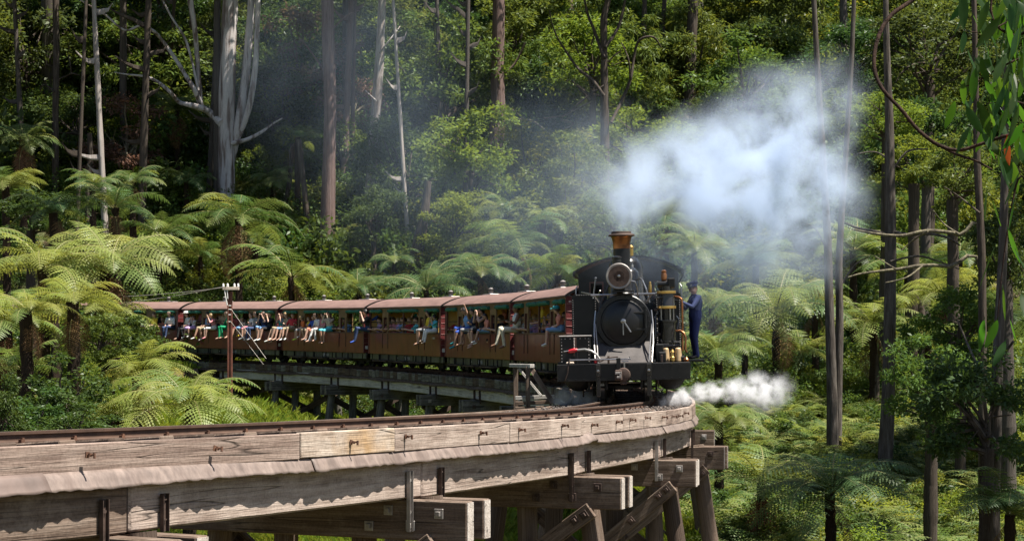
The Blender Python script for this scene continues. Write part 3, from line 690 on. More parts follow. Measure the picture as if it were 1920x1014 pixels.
# toolbox, brake hose and red cock on the front platform
tb = P('toolbox', MB().box(.02,.66,-1.20,-.625,.755,1.27,c=.008), 'black')
P('lid', MB().box(0.0,.68,-1.22,-.605,1.271,1.295,c=.005), 'galv', tb)
o = P('rivets', rivets([(.661,-1.17,z) for z in np.linspace(.8,1.23,8)]+[(.661,-.655,z) for z in np.linspace(.8,1.23,8)]+[(.661,y,1.235) for y in np.linspace(-1.1,-.72,5)], .012), 'galv', tb); o['kind'] = 'stuff'
P('hasp', MB().box(.662,.69,-.945,-.89,.90,1.25,c=.005), 'iron', tb)
ck = MB()
for i in range(9): ck.lathe([(.006,-.012),(.012,0),(.006,.012)], 6, M=T((.70,-.93+.003*(i % 2),1.24-.026*i)))
P('chain', ck, 'galv', tb)
bc = P('brake_cock', MB().lathe([(.02,-.10),(.035,-.06),(.04,0),(.045,.02),(.03,.08),(.015,.10)], 12, M=T((.78,-.95,1.01)) @ Rx(R(-80))), 'red')
P('brake_hose', MB().tube([(.80,-.86,1.02),(.84,-.72,1.03),(.87,-.60,1.00),(.88,-.50,.93),(.88,-.45,.85),(.86,-.47,.79)], .022, 10), 'hose', bc)
P('cock_bracket', MB().box(.72,.78,-.92,-.86,.76,1.0,c=.006).box(.74,.80,-1.05,-.97,.76,.87,c=.006), 'black', bc)
P('cock_handle', MB().tube([(.80,-1.03,1.01),(.84,-1.12,1.0)], .009, 6), 'steel', bc)
P('brake_hose', MB().tube([(.86,-.47,.79),(.9,-.42,.80),(.9,-.30,.86),(.9,-.10,.88)], .012, 8), 'iron')
P('valve', MB().lathe([(.02,0),(.035,.02),(.035,.08),(.02,.1)], 10, M=T((.86,-.52,.76))), 'red')
P('cable', MB().tube([(.90,-1.0,.86),(.93,-1.03,.75),(.94,-1.05,.6),(.93,-1.10,.46),(.85,-1.12,.42)], .013, 8), 'iron')
# air pump and its pipes on the other side
ap_ = P('air_pump', MB().lathe([(.10,1.02),(.15,1.04),(.15,1.10),(.185,1.11),(.185,1.14),(.165,1.15),(.165,1.50),(.19,1.51),(.19,1.545),(.09,1.56),(.09,1.76),(.17,1.77),(.155,1.80),(.155,2.06),(.17,2.07),(.17,2.10),(.11,2.12),(.11,2.2),(.06,2.21)], 28, M=T((-.15,.83,0))), 'black_gloss')
for z in (1.795, 2.085): P('brass_band', MB().lathe([(.15,z-.025),(.181,z-.025),(.184,z),(.181,z+.028),(.15,z+.028)], 28, M=T((-.15,.83,0))), 'brass', ap_)
P('pump_valve', MB().tube([(-.15,.66,2.24),(-.15,.98,2.24)], .075, 14).box(-.22,-.06,.86,1.0,2.16,2.36,c=.02).box(-.2,-.1,.68,.76,2.12,2.3,c=.02), 'black', ap_)
P('lubricator', MB().lathe([(.03,2.30),(.055,2.33),(.06,2.42),(.045,2.46),(.05,2.47),(.05,2.50),(.02,2.52)], 14, M=T((-.15,.79,0))), 'copper', ap_)
for a_ in (0.5, 1.7, 2.9, 4.1, 5.3): P('pump_rod', MB().tube([(-.15+.13*math.cos(a_),.83+.13*math.sin(a_),1.54),(-.15+.13*math.cos(a_),.83+.13*math.sin(a_),1.78)], .014, 6), 'steel', ap_)
P('copper_pipe', MB().tube([(-.15,.99,2.0),(-.12,1.06,1.99),(-.10,1.12,1.95),(-.10,1.13,1.85),(-.1,1.125,1.3),(-.1,1.12,.95)], .02, 10), 'copper')
P('copper_pipe', MB().tube([(0,1.0,1.34),(.05,1.08,1.34),(.08,1.15,1.30),(.1,1.18,1.20),(.1,1.17,.98),(.1,1.20,.92)], .022, 10), 'copper')
P('black_pipe', MB().tube([(-.1,.57,1.16),(-.05,.60,1.20),(-.05,.60,1.58),(-.1,.63,1.64),(-.15,.68,1.66)], .03, 10), 'black_gloss')
P('black_pipe', MB().tube([(0,.70,1.03),(.05,.76,1.045),(.05,1.05,1.05)], .03, 10).lathe([(.045,0),(.045,.06)], 10, M=T((.05,.70,1.045)) @ AX), 'black_gloss')
P('white_label', MB().box(.0,.012,.74,.86,1.085,1.10).box(.0,.012,.96,1.08,1.125,1.137), 'galv')
for y, r, mt_ in ((.80,.062,'tan'), (1.03,.066,'tan')):
    P('oil_can', MB().lathe([(r*.8,.76),(r*1.1,.77),(r,.9),(r*.85,1.0),(r*.5,1.02)], 16, M=T((.35,y,0))), mt_)
P('brass_valve', MB().lathe([(.03,.76),(.05,.78),(.05,.84),(.03,.86),(.025,.93),(.045,.94),(.02,.99)], 12, M=T((.45,.92,0))), 'brass')
P('brass_valve', MB().lathe([(.03,.755),(.05,.765),(.055,.80),(.02,.84)], 10, M=T((.5,1.18,0))), 'copper')
P('injector', MB().lathe([(.02,0),(.032,.02),(.032,.18),(.022,.20),(.022,.24),(.01,.25)], 12, M=T((-.2,.52,2.05))).lathe([(.02,-.08),(.022,.08)], 8, M=T((-.2,.50,2.06)) @ Rx(R(90))), 'brass')
P('valve_chest', MB().box(-.2,.35,.60,.76,.755,1.10,c=.02).box(.30,.5,.66,.80,.755,.95,c=.02).box(.1,.4,.88,1.16,.755,.86,c=.02), 'black')
P('lubricator_pipe', MB().tube([(-.3,.62,2.04),(.0,.66,1.98),(-.1,1.0,2.05)], .02, 8).tube([(-.3,.56,1.92),(-.1,.75,1.60)], .012, 8).tube([(-.5,.6,1.98),(-.4,1.05,1.92)], .016, 8), 'black_gloss')
P('front_handrail', MB().tube([(-2.0,.9,2.16),(-.4,.62,2.08)], .014, 8).tube([(-2.0,-.9,2.16),(-.4,-.62,2.08)], .014, 8), 'steel')
P('lever', MB().tube([(-1.9,-.66,2.02),(-1.9,-.60,2.42)], .016, 8).tube([(-1.8,-.56,2.05),(-1.6,-.50,2.18)], .014, 8).lathe([(.01,-.02),(.03,0),(.01,.02)], 8, M=T((-1.9,-.60,2.44))), 'steel')
for sg in (-1, 1): P('gravel_guard', MB().box(-.6,.1,.6*sg-.02,.6*sg+.02,.12,.6), 'under')

P('sandbox_pipe', MB().tube([(-1.3,-.30,2.3),(-1.2,-.45,2.0),(-1.1,-.56,1.5),(-1.1,-.58,1.0),(-1.2,-.5,.4)], .02, 8), 'black_gloss')
P('lamp_iron', MB().box(.79,.86,-.30,-.26,.755,.90,c=.004), 'iron'); P('lamp_iron', MB().box(.79,.86,.70,.74,.755,.90,c=.004), 'iron')
for y, z in ((.62,1.75), (.62,1.45), (.68,1.28)): P('pipe_union', MB().lathe([(.03,-.03),(.045,-.02),(.045,.02),(.03,.03)], 8, M=T((-.08,y,z))), 'iron')
P('feed_pipe', MB().tube([(-.4,.56,1.35),(-.2,.70,1.25),(.1,.72,1.12)], .018, 8).tube([(-.5,.60,1.75),(-.2,.66,1.70),(-.1,.70,1.4)], .016, 8).tube([(-.3,1.02,1.62),(-.1,1.06,1.55),(0,1.02,1.34)], .016, 8), 'black_gloss')
P('drain_pipe', MB().tube([(.6,.62,.76),(.62,.60,.5),(.6,.66,.3)], .018, 8), 'iron')

# ------------------------------------------------------------------ carriages (x toward the engine, -y is the side the photograph shows)
HW, CL = 1.05, 3.52
BOT, SILL, EAVE = .51, 1.27, 2.17
OPEN = [(-3.37,-2.10,'n'), (-1.47,1.47,'w'), (2.10,3.37,'n')]; PIL = [(-2.10,-1.47), (1.47,2.10)]
CM = []
LETTER = ['12 NB', '15 NB', '5 NBH', '6 NBH', '7 NBH', '10 NBH', '11 NBH']
SIDEL = [None, '10', '1 NBH', '6 NBH', None, '10 NBH', None]
CARLAB = ['maroon open-sided carriage coupled directly behind the steam engine', 'maroon carriage second behind the engine, barefoot riders on its sill',
 'maroon carriage third behind the engine, rider in jeans on its sill', 'maroon carriage fourth behind the engine, row of children on its sill',
 'maroon carriage fifth behind the engine, passing behind the telegraph pole', 'maroon carriage sixth behind the engine, at the fern-covered bridge end', 'last visible carriage half hidden behind the bright tree ferns on the left']
def text_mesh(body, size, mat):
    c_ = bpy.data.curves.new('lettering', 'FONT'); c_.body = body; c_.size = size; c_.extrude = .002; c_.align_x = 'CENTER'
    o = bpy.data.objects.new('tmp', c_); COL.objects.link(o)
    return o
TXT = {}
for s_ in set([x for x in LETTER+SIDEL if x]): TXT[s_] = text_mesh(s_, .2, None)
bpy.context.view_layer.update(); dg = bpy.context.evaluated_depsgraph_get()
for k, o in list(TXT.items()):
    me = bpy.data.meshes.new_from_object(o.evaluated_get(dg)); me.name = 'lettering'; me.materials.clear(); me.materials.append(M['white_paint'])
    TXT[k] = me; bpy.data.objects.remove(o)
M['rung'] = plain('rung', (.30,.13,.12), .5, 0, .2, 5, .05)
# shared part meshes
def arc(u): return EAVE+.02+.33*(1-u*u)**.9 if abs(u) < 1 else EAVE+.02
us = np.linspace(-1, 1, 25); RW = 1.13
roof = MB().prism([(RW*u, arc(u)-.035) for u in us][::-1]+[(RW*u, arc(u)) for u in us], -CL-.10, CL+.10).mesh('roof', M['roof_paint'], 30)
roofedge = MB().prism([(RW*u, arc(u)-.06) for u in us][::-1]+[(RW*u, arc(u)+.008) for u in us], -CL-.125, -CL-.101).mesh('roof_edge', M['black'], 30)
vent = MB().box(-.42,.42,-.16,.16,-.02,.025,c=.01).lathe([(.10,.025),(.07,.04),(.065,.11),(.10,.125),(.10,.14),(.06,.155),(.06,.18),(.085,.19),(.02,.23)], 14).mesh('roof_vent', [M['galv']])
ventb = MB().lathe([(.104,.122),(.106,.145),(.07,.16)], 14).lathe([(.066,.03),(.068,.10)], 14).mesh('vent_band', M['black'])
panel_cuts = [-3.52,-2.80,-2.06,-1.51,-.5,.5,1.51,2.06,2.80,3.52]
panels = [MB().box(a_+.004, b_-.004, -.02, .02, BOT, SILL-.03, c=.004).mesh('side_panel', M['maroon']) for a_, b_ in zip(panel_cuts[:-1], panel_cuts[1:])]
sillm = MB().box(-3.52,3.52,-.045,.035,SILL-.03,SILL+.012,c=.006).mesh('sill', M['maroon_post'])
header = MB().box(-3.52,3.52,-.02,.02,2.03,EAVE+.03).mesh('header', M['brown_panel'])
stile = MB().box(-.08,.08,-.025,.025,SILL,2.03,c=.004).mesh('post', M['maroon_post'])
mull = MB().box(-.035,.035,-.025,.025,SILL,2.03,c=.004).mesh('mullion', M['maroon_post'])
pil = MB().box(-.31,-.17,-.022,.022,SILL,2.03,c=.003).box(.17,.31,-.022,.022,SILL,2.03,c=.003).box(-.17,.17,-.021,.021,1.82,2.03).mesh('door_surround', M['brown_panel'])
pil_t = MB().box(-.20,-.15,-.030,.030,SILL,1.82,c=.003).box(.15,.20,-.030,.030,SILL,1.82,c=.003).mesh('door_frame', M['maroon_post'])
hinge = MB().box(-.012,.012,-.012,.004,.72,SILL,c=.003).box(-.03,.03,-.014,.004,1.05,1.09,c=.003).mesh('door_bolt', M['black'])
def barm(a_, b_): return MB().tube([(a_,0,0),(b_,0,0)], .014, 8).mesh('guard_bar', M['black'])
BAR = {k: barm(a_, b_) for k, (a_, b_) in {'n': (-.635,.635), 'w': (-1.47,1.47)}.items()}
def blindm(L, seed):
    g = random.Random(seed); mb = MB(); n = int(L/.12); pts = []; rad = []
    for i in range(n+1):
        u = i/n; pts.append((-L/2+L*u, 0, g.uniform(-.006,.006))); rad.append(.045+.02*abs(math.sin(u*math.pi*L/.65))+g.uniform(0,.008))
    return mb.tube(pts, rad, 10, jit=.1, rg=g).mesh('blind', M['blind'], 70)
BL = {'n': blindm(1.2, 1), 'w': blindm(1.42, 2)}
solem = MB().box(-3.55,3.55,-.03,.03,.30,.505,c=.006).mesh('solebar', M['solebar'])
post_s = MB().box(-.025,.025,-.012,.012,.31,.50).mesh('solebar_rib', M['black'])
board = MB().box(-.62,.62,-.13,.13,-.02,.02,c=.006).mesh('footboard', M['timber_dark'])
hang = MB().box(-.02,.02,-.02,.02,-.12,.12).mesh('hanger', M['under'])
bog = MB().box(-.75,.75,-.035,.035,.20,.34,c=.01).box(-.2,.2,-.06,.06,.10,.30,c=.01).box(-.62,-.38,-.05,.05,.15,.31,c=.01).box(.38,.62,-.05,.05,.15,.31,c=.01).mesh('bogie', M['under'])
cwheel = MB().lathe([(.06,-.04),(.19,-.04),(.24,-.055),(.262,-.055),(.262,-.03),(.235,-.026),(.23,.045),(.19,.045),(.19,.01),(.06,.02)], 20, M=Rx(R(90))).mesh('wheel', M['under'])
truss = MB().tube([(-2.0,0,.33),(-.6,0,.20),(.6,0,.20),(2.0,0,.33)], .018, 6).box(-.35,.35,-.25,.2,.16,.30,c=.02).mesh('truss_rod', M['under'])
gear = MB().box(.5,1.1,-.3,.3,.18,.42,c=.03).lathe([(.13,-.35),(.13,.35)], 14, M=T((-.2,0,.30)) @ AX).mesh('brake_gear', M['under'])
floor = MB().box(-3.5,3.5,-1.02,1.02,.505,.56).mesh('floor', M['timber_dark'])
plank = MB().box(-.012,.012,-1.06,1.06,-.088,.088,c=.005).mesh('end_plank', M['maroon_end'])
endpost = MB().box(-.03,.03,-.05,.05,BOT,EAVE,c=.005).mesh('end_post', M['maroon_end'])
inner = MB().box(-.012,.012,-1.02,1.02,.56,2.15).mesh('partition', M['ochre'])
mid_in = MB().box(-.012,.012,-.2,.98,.56,1.5).mesh('partition', M['ochre'])
ceil = MB().box(-3.5,3.5,-1.0,1.0,2.10,2.115).mesh('ceiling', M['ochre'])
bench = MB().box(-.2,.2,-.9,.9,.86,.92,c=.01).box(-.02,.02,-.9,.9,.92,1.3,c=.008).box(-.17,.17,-.85,-.8,.56,.86).box(-.17,.17,.8,.85,.56,.86).mesh('bench', M['brown_panel'])
plate = MB().box(-.05,.05,-.008,.008,-.06,.06).mesh('tail_plate', M['white_paint'])
rib = MB().tube([(-.0,-1.07,0),(0,1.07,0)], .008, 6).mesh('end_rung', M['rung'])
for i in range(7):
    s0 = 9.2+7.66*i; p0, p1 = track(s0), track(s0+2*CL)
    m = frame((p0+p1)/2, p0-p1); CM.append(m)
    car = thing('railway_carriage', CARLAB[i], 'carriage', m, 'maroon carriages of the train')
    def C(name, me, loc, parent=None): return link(name, me, parent or car, m @ loc)
    rf = C('roof', roof, I4); C('roof_edge', roofedge, I4, rf); C('roof_edge', roofedge, Rz(R(180)), rf)
    for x in (-1.95, 1.75):
        v_ = C('roof_vent', vent, T((x, 0, arc(0))), rf); C('vent_band', ventb, T((x, 0, arc(0))), v_)
    C('floor', floor, I4); C('ceiling', ceil, I4)
    for sg in (-1, 1):
        for pm in panels: C('side_panel', pm, T((0, HW*sg, 0)))
        C('sill', sillm, T((0, HW*sg, 0)) @ (Rz(R(180)) if sg > 0 else I4)); C('header', header, T((0, HW*sg, 0)))
        for x in (-3.44, 3.44): C('post', stile, T((x, HW*sg, 0)))
        C('mullion', mull, T((0, HW*sg, 0)))
        for a_, b_ in PIL:
            d_ = C('door_surround', pil, T(((a_+b_)/2, HW*sg, 0))); C('door_frame', pil_t, T(((a_+b_)/2, HW*sg, 0)), d_)
            for e in (-.27, .27): C('door_bolt', hinge, T(((a_+b_)/2+e, HW*sg+.022*sg, 0)) @ (Rz(R(180)) if sg > 0 else I4), d_)
        for a_, b_, k in OPEN:
            for z in (1.47, 1.66) if sg < 0 else (1.5,): C('guard_bar', BAR[k], T(((a_+b_)/2, (HW-.01)*sg, z)))
            if sg < 0 or i < 3:
                if k == 'n': C('blind', BL['n'], T(((a_+b_)/2, (HW+.05)*sg, 2.045)))
                else:
                    for e in (-.73, .73): C('blind', BL['w'], T((e, (HW+.05)*sg, 2.045)))
        so = C('solebar', solem, T((0, (HW-.08)*sg, 0)))
        for x in np.linspace(-3.3, 3.3, 9): C('solebar_rib', post_s, T((x, (HW-.08)*sg+.04*sg, 0)), so)
        for x in (-1.9, -.1, 1.75):
            f_ = C('footboard', board, T((x, (HW+.12)*sg, .27)))
            for e in (-.5, .5): C('hanger', hang, T((x+e, (HW+.02)*sg, .37)), f_)
        C('truss_rod', truss, T((0, .75*sg, 0)))
        for x in (-2.5, 2.5):
            bo = C('bogie', bog, T((x, .58*sg, 0)))
            for e in (-.5, .5): C('wheel', cwheel, T((x+e, .42*sg, .235)), bo)
    C('brake_gear', gear, I4)
    for sg in (-1, 1):
        C('partition', inner, T((sg*3.47, 0, 0)))
        e_ = C('end_post', endpost, T((sg*3.50, -1.04, 0))); C('end_post', endpost, T((sg*3.50, 1.04, 0)))
        for k in range(9): C('end_plank', plank, T((sg*3.515, 0, BOT+.1+.183*k)))
    for k in range(8): C('end_rung', rib, T((3.532, 0, BOT+.19+.183*k)))
    C('tail_plate', plate, T((3.56, -.98, .72)) @ Rz(R(90)))
    for x in (-2.9, -1.1, 1.1, 2.9): C('bench', bench, T((x, 0, 0)))
    for x in (-1.75, 1.75): C('partition', mid_in, T((x, 0, 0)))
    TF = Rx(R(90))
    C('lettering', TXT[LETTER[i]], T((.25, -(HW-.08)-.034, .34)) @ TF @ Sc(.85)); C('lettering', TXT[LETTER[i]], T((-.75, -(HW-.08)-.034, .37)) @ TF @ Sc(.35))
    if SIDEL[i]: C('lettering', TXT[SIDEL[i]], T((2.85 if i != 1 else -2.9, -HW-.0235, 1.08)) @ TF @ Sc(.5))
    MBc = MB().box(3.5,4.1,-.06,.06,.30,.40,c=.01).tube([(3.5,.3,.42),(3.8,.32,.25),(4.1,.3,.42)], .03, 8)
    MBc.part('coupling', M['under'], car, m)

# ------------------------------------------------------------------ people
def pmat(name, col, rough=.8): return plain('cloth_'+name, col, rough, 0, .12, 14, .1)
PC = {n_: pmat(n_, c_) for n_, c_ in dict(black=(.012,.012,.014), navy=(.015,.022,.07), blue=(.03,.09,.42), sky=(.20,.36,.62), aqua=(.10,.52,.58), white=(.72,.71,.68), cream=(.62,.56,.42),
  red=(.50,.03,.04), pink=(.65,.25,.28), lilac=(.55,.34,.62), orange=(.70,.17,.04), yellow=(.72,.50,.03), green=(.0,.27,.11), grey=(.25,.25,.26), maroon=(.16,.03,.03), khaki=(.36,.29,.18),
  denim=(.035,.06,.14), beige=(.55,.42,.32), coral=(.66,.24,.16), overall=(.022,.032,.13), workshirt=(.085,.105,.24), teal=(.02,.25,.27), lime=(.45,.62,.05)).items()}
SKINS = [plain('skin_a', (.56,.34,.25), .55, 0, .1, 10, .03), plain('skin_b', (.44,.25,.17), .55, 0, .1, 10, .03), plain('skin_c', (.22,.115,.07), .55, 0, .1, 10, .03), plain('skin_d', (.62,.36,.28), .5, 0, .12, 10, .03)]
HAIRS = [plain('hair_dark', (.012,.009,.007), .5, 0, .3, 20, .3, (1,1,6)), plain('hair_brown', (.07,.038,.02), .5, 0, .3, 20, .3, (1,1,6)), plain('hair_fair', (.30,.20,.09), .5, 0, .3, 20, .3, (1,1,6))]

def capsule(mb, p0, p1, r0, r1, lat=None, k=1.0, n=12):
    p0, p1 = Vector(p0), Vector(p1); d = p1-p0; L = d.length; d = d.normalized() if L > 1e-6 else Vector((0, 0, 1))
    a_ = Vector(lat) if lat is not None else d.orthogonal(); a_ = (a_-d*a_.dot(d)).normalized(); b_ = d.cross(a_)
    rings = []
    for j in range(4): t_ = math.pi/2*(1-j/4); rings.append((p0-d*r0*math.sin(t_)*.98, max(r0*math.cos(t_), r0*.08)))
    rings.append((p0, r0)); rings.append((p1, r1))
    for j in range(1, 5): t_ = math.pi/2*j/4; rings.append((p1+d*r1*math.sin(t_)*.98, max(r1*math.cos(t_), r1*.08)))
    vs = []; fs = []
    for c_, r_ in rings:
        for q in range(n): t_ = 2*math.pi*q/n; vs.append(c_+a_*math.cos(t_)*r_*k+b_*math.sin(t_)*r_)
    for i in range(len(rings)-1):
        for q in range(n): q2 = (q+1) % n; fs.append((i*n+q, i*n+q2, (i+1)*n+q2, (i+1)*n+q))
    fs.append(tuple(range(n))[::-1]); fs.append(tuple((len(rings)-1)*n+q for q in range(n)))
    mb.add(vs, fs)
PEOPLE = []     # (temp object, segments, spec)
def body(J, spec):
    """J: joints; x is where the person faces, z up. Returns a voxel-joined body and remembers which clothing covers what."""
    mb = MB(); segs = []
    def seg(a_, b_, r0, r1, mi, lat=None, k=1.0):
        a_, b_ = Vector(a_), Vector(b_); capsule(mb, a_, b_, r0, r1, lat, k); segs.append((a_, b_, r0*(1+(k-1)*.5), r1*(1+(k-1)*.5), mi))
    Y = Vector((0, 1, 0)); g = spec.get('build', 1.0); fem = spec.get('fem', 0)
    pel, chest, neck, head = J['pel'], J['chest'], J['neck'], J['head']
    top = 1; bot = 2; sh = 3
    seg(pel, pel+(chest-pel)*.35, .115*g, .11*g, bot if not spec.get('longtop') else top, Y, 1.35)
    seg(pel+(chest-pel)*.35, chest, .105*g, .12*g, top, Y, 1.4)
    seg(chest+Y*.12, chest-Y*.12, .075*g, .075*g, top)
    seg(chest+(neck-chest)*.6, neck, .055, .05, 0)
    hd = (head-neck).normalized()
    fx = J.get('face', Vector((1, 0, 0)))
    seg(head-hd*.035+fx*.012, head+hd*.03-fx*.006, .078, .092, 0, Y, .9)
    seg(head-hd*.06+fx*.03, head-hd*.04+fx*.045, .05, .045, 0)
    seg(head+fx*.085+hd*.0, head+fx*.10-hd*.025, .013, .018, 0)
    side = fx.cross(hd).normalized()
    for sg in (-1, 1): seg(head+side*.085*sg-fx*.01+hd*.005, head+side*.088*sg-fx*.015-hd*.03, .016, .013, 0)
    for sd_, sg in (('l', 1), ('r', -1)):
        S_, E_, H_ = J['sh'+sd_], J['el'+sd_], J['ha'+sd_]
        slv = spec.get('sleeve', 'short')
        seg(S_, E_, .058*g, .043, top if slv != 'none' else 0)
        seg(E_, E_+(H_-E_)*.92, .042, .028, top if slv == 'long' else 0)
        hv = (H_-E_).normalized(); hl_ = hv.orthogonal().normalized()
        lat = Vector((0, 0, 1)) if abs(hv.z) < .8 else Vector((0, 1, 0)); lat = (lat-hv*lat.dot(hv)).normalized(); nrm = hv.cross(lat)
        seg(H_, H_+hv*.06, .026, .026, 0, lat, 1.5)
        if not spec.get('simple'):
            for q, ln in ((-.03,.055), (-.01,.068), (.01,.064), (.03,.05)):
                a0 = H_+hv*.07+lat*q; a1 = a0+hv*ln*.55+nrm*.012; seg(a0, a1, .0105, .010, 0); seg(a1, a1+hv*ln*.35+nrm*.028, .010, .0085, 0)
            seg(H_+hv*.02+lat*.035, H_+hv*.055+lat*.06+nrm*.02, .013, .010, 0)
        K_, A_, F_ = J['kn'+sd_], J['an'+sd_], J['ft'+sd_]; hp = J['hip'+sd_]
        leg = spec.get('leg', 'long')
        seg(hp, K_, .085*g, .058*g, bot)
        seg(K_, A_, .056*g, .036, bot if leg == 'long' else 0)
        if leg == 'long': seg(K_+(A_-K_)*.5, A_, .05, .048, bot)
        seg(A_+(F_-A_)*.1-Vector((0,0,.01)), F_, .036, .03, sh if spec.get('shoes') else 0, Y, 1.15)
    if spec.get('skirt'):
        seg(pel, (J['knl']+J['knr'])/2, .12, .11, bot, Y, 1.7)
    me = bpy.data.meshes.new('person'); me.from_pydata(mb.v, [], mb.f)
    o = bpy.data.objects.new('tmp_person', me); COL.objects.link(o)
    md = o.modifiers.new('r', 'REMESH'); md.mode = 'VOXEL'; md.voxel_size = spec.get('vox', .017); md.use_smooth_shade = True
    if spec.get('smooth', True):
        sm = o.modifiers.new('s', 'SMOOTH'); sm.factor = .5; sm.iterations = 2
    PEOPLE.append((o, segs, J, spec))
V3 = Vector
def pose_sit(g, hands='lap', legs=None, lean=0):
    J = {}; J['pel'] = V3((0,0,.10)); J['chest'] = V3((.02+lean*.2,0,.40)); J['neck'] = V3((.03+lean*.3,0,.545)); J['head'] = V3((.06+lean*.4,0,.665))
    yw = g.uniform(-.35,.35); J['face'] = V3((math.cos(yw), math.sin(yw), -.05)).normalized()
    sp_ = legs if legs is not None else g.uniform(0,.08)
    for sd_, sg in (('l', 1), ('r', -1)):
        k = g.uniform(-.07,.07); 
        J['hip'+sd_] = V3((.02,.09*sg,.08)); J['kn'+sd_] = V3((.44,(.08+sp_)*sg,.08+k)); f = g.uniform(-.16,.14)
        J['an'+sd_] = V3((.46+f,(.07+sp_*.8)*sg,-.34+k)); J['ft'+sd_] = V3((.60+f,(.08+sp_)*sg,-.40+k))
        J['sh'+sd_] = J['chest']+V3((-.01,.185*sg,.07))
        if hands == 'photo': J['el'+sd_] = J['chest']+V3((.20,.20*sg,-.06)); J['ha'+sd_] = J['head']+V3((.17,.06*sg,-.04))
        elif hands == 'wave' and sg > 0: J['el'+sd_] = J['chest']+V3((.10,.36,.16)); J['ha'+sd_] = J['chest']+V3((.2,.40,.40))
        elif hands == 'rail': J['el'+sd_] = J['chest']+V3((.10,.28*sg,-.14)); J['ha'+sd_] = V3((.20,.30*sg,.30))
        else: J['el'+sd_] = J['chest']+V3((.04,.24*sg,-.18)); J['ha'+sd_] = V3((.26,.12*sg,.17))
    return J
def pose_in(g, hands='sill', stand=False):
    J = pose_sit(g, 'lap'); h = .42 if stand else 0
    for sd_, sg in (('l', 1), ('r', -1)): J['kn'+sd_] = V3((.17,.16*sg,.02)); J['an'+sd_] = V3((.02,.13*sg,-.32)); J['ft'+sd_] = V3((.12,.14*sg,-.36))
    if stand:
        for k in ('pel', 'chest', 'neck', 'head', 'shl', 'shr'): J[k] = J[k]+V3((0,0,h))
        for sd_, sg in (('l', 1), ('r', -1)):
            J['hip'+sd_] = V3((0,.09*sg,.5)); J['kn'+sd_] = V3((.03,.09*sg,.06)); J['an'+sd_] = V3((-.02,.09*sg,-.34)); J['ft'+sd_] = V3((.12,.10*sg,-.39))
    for sd_, sg in (('l', 1), ('r', -1)):
        if hands == 'photo': J['el'+sd_] = J['chest']+V3((.20,.20*sg,-.06)); J['ha'+sd_] = J['head']+V3((.16,.05*sg,-.03))
        elif hands == 'up' and sg < 0: J['el'+sd_] = J['chest']+V3((.16,-.30,.05)); J['ha'+sd_] = J['chest']+V3((.3,-.26,.30))
        elif stand: J['el'+sd_] = J['chest']+V3((.05,.27*sg,-.20)); J['ha'+sd_] = J['chest']+V3((.28,.2*sg,-.25))
        else: J['el'+sd_] = J['chest']+V3((.16,.27*sg,-.10)); J['ha'+sd_] = J['chest']+V3((.42,.12*sg,-.05))
    return J
def wall_x(i, xp, y=-HW, z=1.8):
    best = min(np.linspace(-3.6, 3.6, 361), key=lambda x: abs(CX+F*(CM[i] @ V3((x, y, z))).x/(CM[i] @ V3((x, y, z))).y-xp))
    return float(best)
g = random.Random(21)
def rider(i, xp, kind, top, bot, label, hands='lap', leg='short', shoes=None, hat=None, hair=0, skin=0, size=1.0, yaw=0, sleeve='short', fem=False, skirt=False, glasses=False, dy=0, shade=None):
    if kind == 'sit':
        x = wall_x(i, xp, -HW-.08, 1.9); J = pose_sit(g, hands, None, g.uniform(-.15,.35)); base = V3((x, -HW+.02+dy, SILL+.015))
    elif kind == 'in':
        x = wall_x(i, xp, -HW+.35, 1.7); J = pose_in(g, hands); base = V3((x, -HW+.27+dy*.6, 1.05+.25*(1-size)))
    else:
        x = wall_x(i, xp, -HW+.3, 1.9); J = pose_in(g, hands, True); base = V3((x, -HW+.34+dy, .56+.40*size))
    m = CM[i] @ T(base) @ Rz(R(-90+yaw+g.uniform(-20, 20))) @ Sc(size)
    body(J, dict(world=m, top=top, bot=bot, shoes=shoes, leg=leg, hat=hat, hair=hair, skin=skin, label=label, sleeve=sleeve, fem=fem, skirt=skirt, glasses=glasses, simple=True, group='passengers on the train', build=.95 if fem else 1.05, vox=.022))
L_ = 'passenger '
# carriage 1
rider(0, 963, 'sit', 'white', 'cream', 'man in white basketball singlet and loose white trousers riding on the sill behind the engine', 'rail', 'long', None, None, 0, 2, 1.05, 0, 'none')
rider(0, 992, 'in', 'white', 'denim', 'passenger in pale tee shirt inside the first carriage, beside the singlet rider', hair=0, skin=1)
rider(0, 1002, 'in', 'sky', 'denim', 'passenger in light blue top bending low inside the first carriage', hands='lap', hair=2, skin=0, size=.85)
rider(0, 1026, 'stand', 'yellow', 'denim', 'man in yellow shirt and sunglasses leaning out of the first carriage', hands='sill', hair=0, skin=1, glasses=True, dy=-.12)
rider(0, 1046, 'sit', 'coral', 'sky', 'boy in teal cap, orange vest and blue shorts seated nearest the engine', 'lap', 'short', 'white', 'teal', 1, 0, .82)
rider(0, 1036, 'in', 'red', 'black', 'passenger in red behind the boy with the teal cap', hair=0, skin=1, dy=.35)
rider(0, 1050, 'in', 'grey', 'black', 'dark haired passenger at the back of the first carriage, right of the teal cap', hair=0, skin=1, dy=.45)
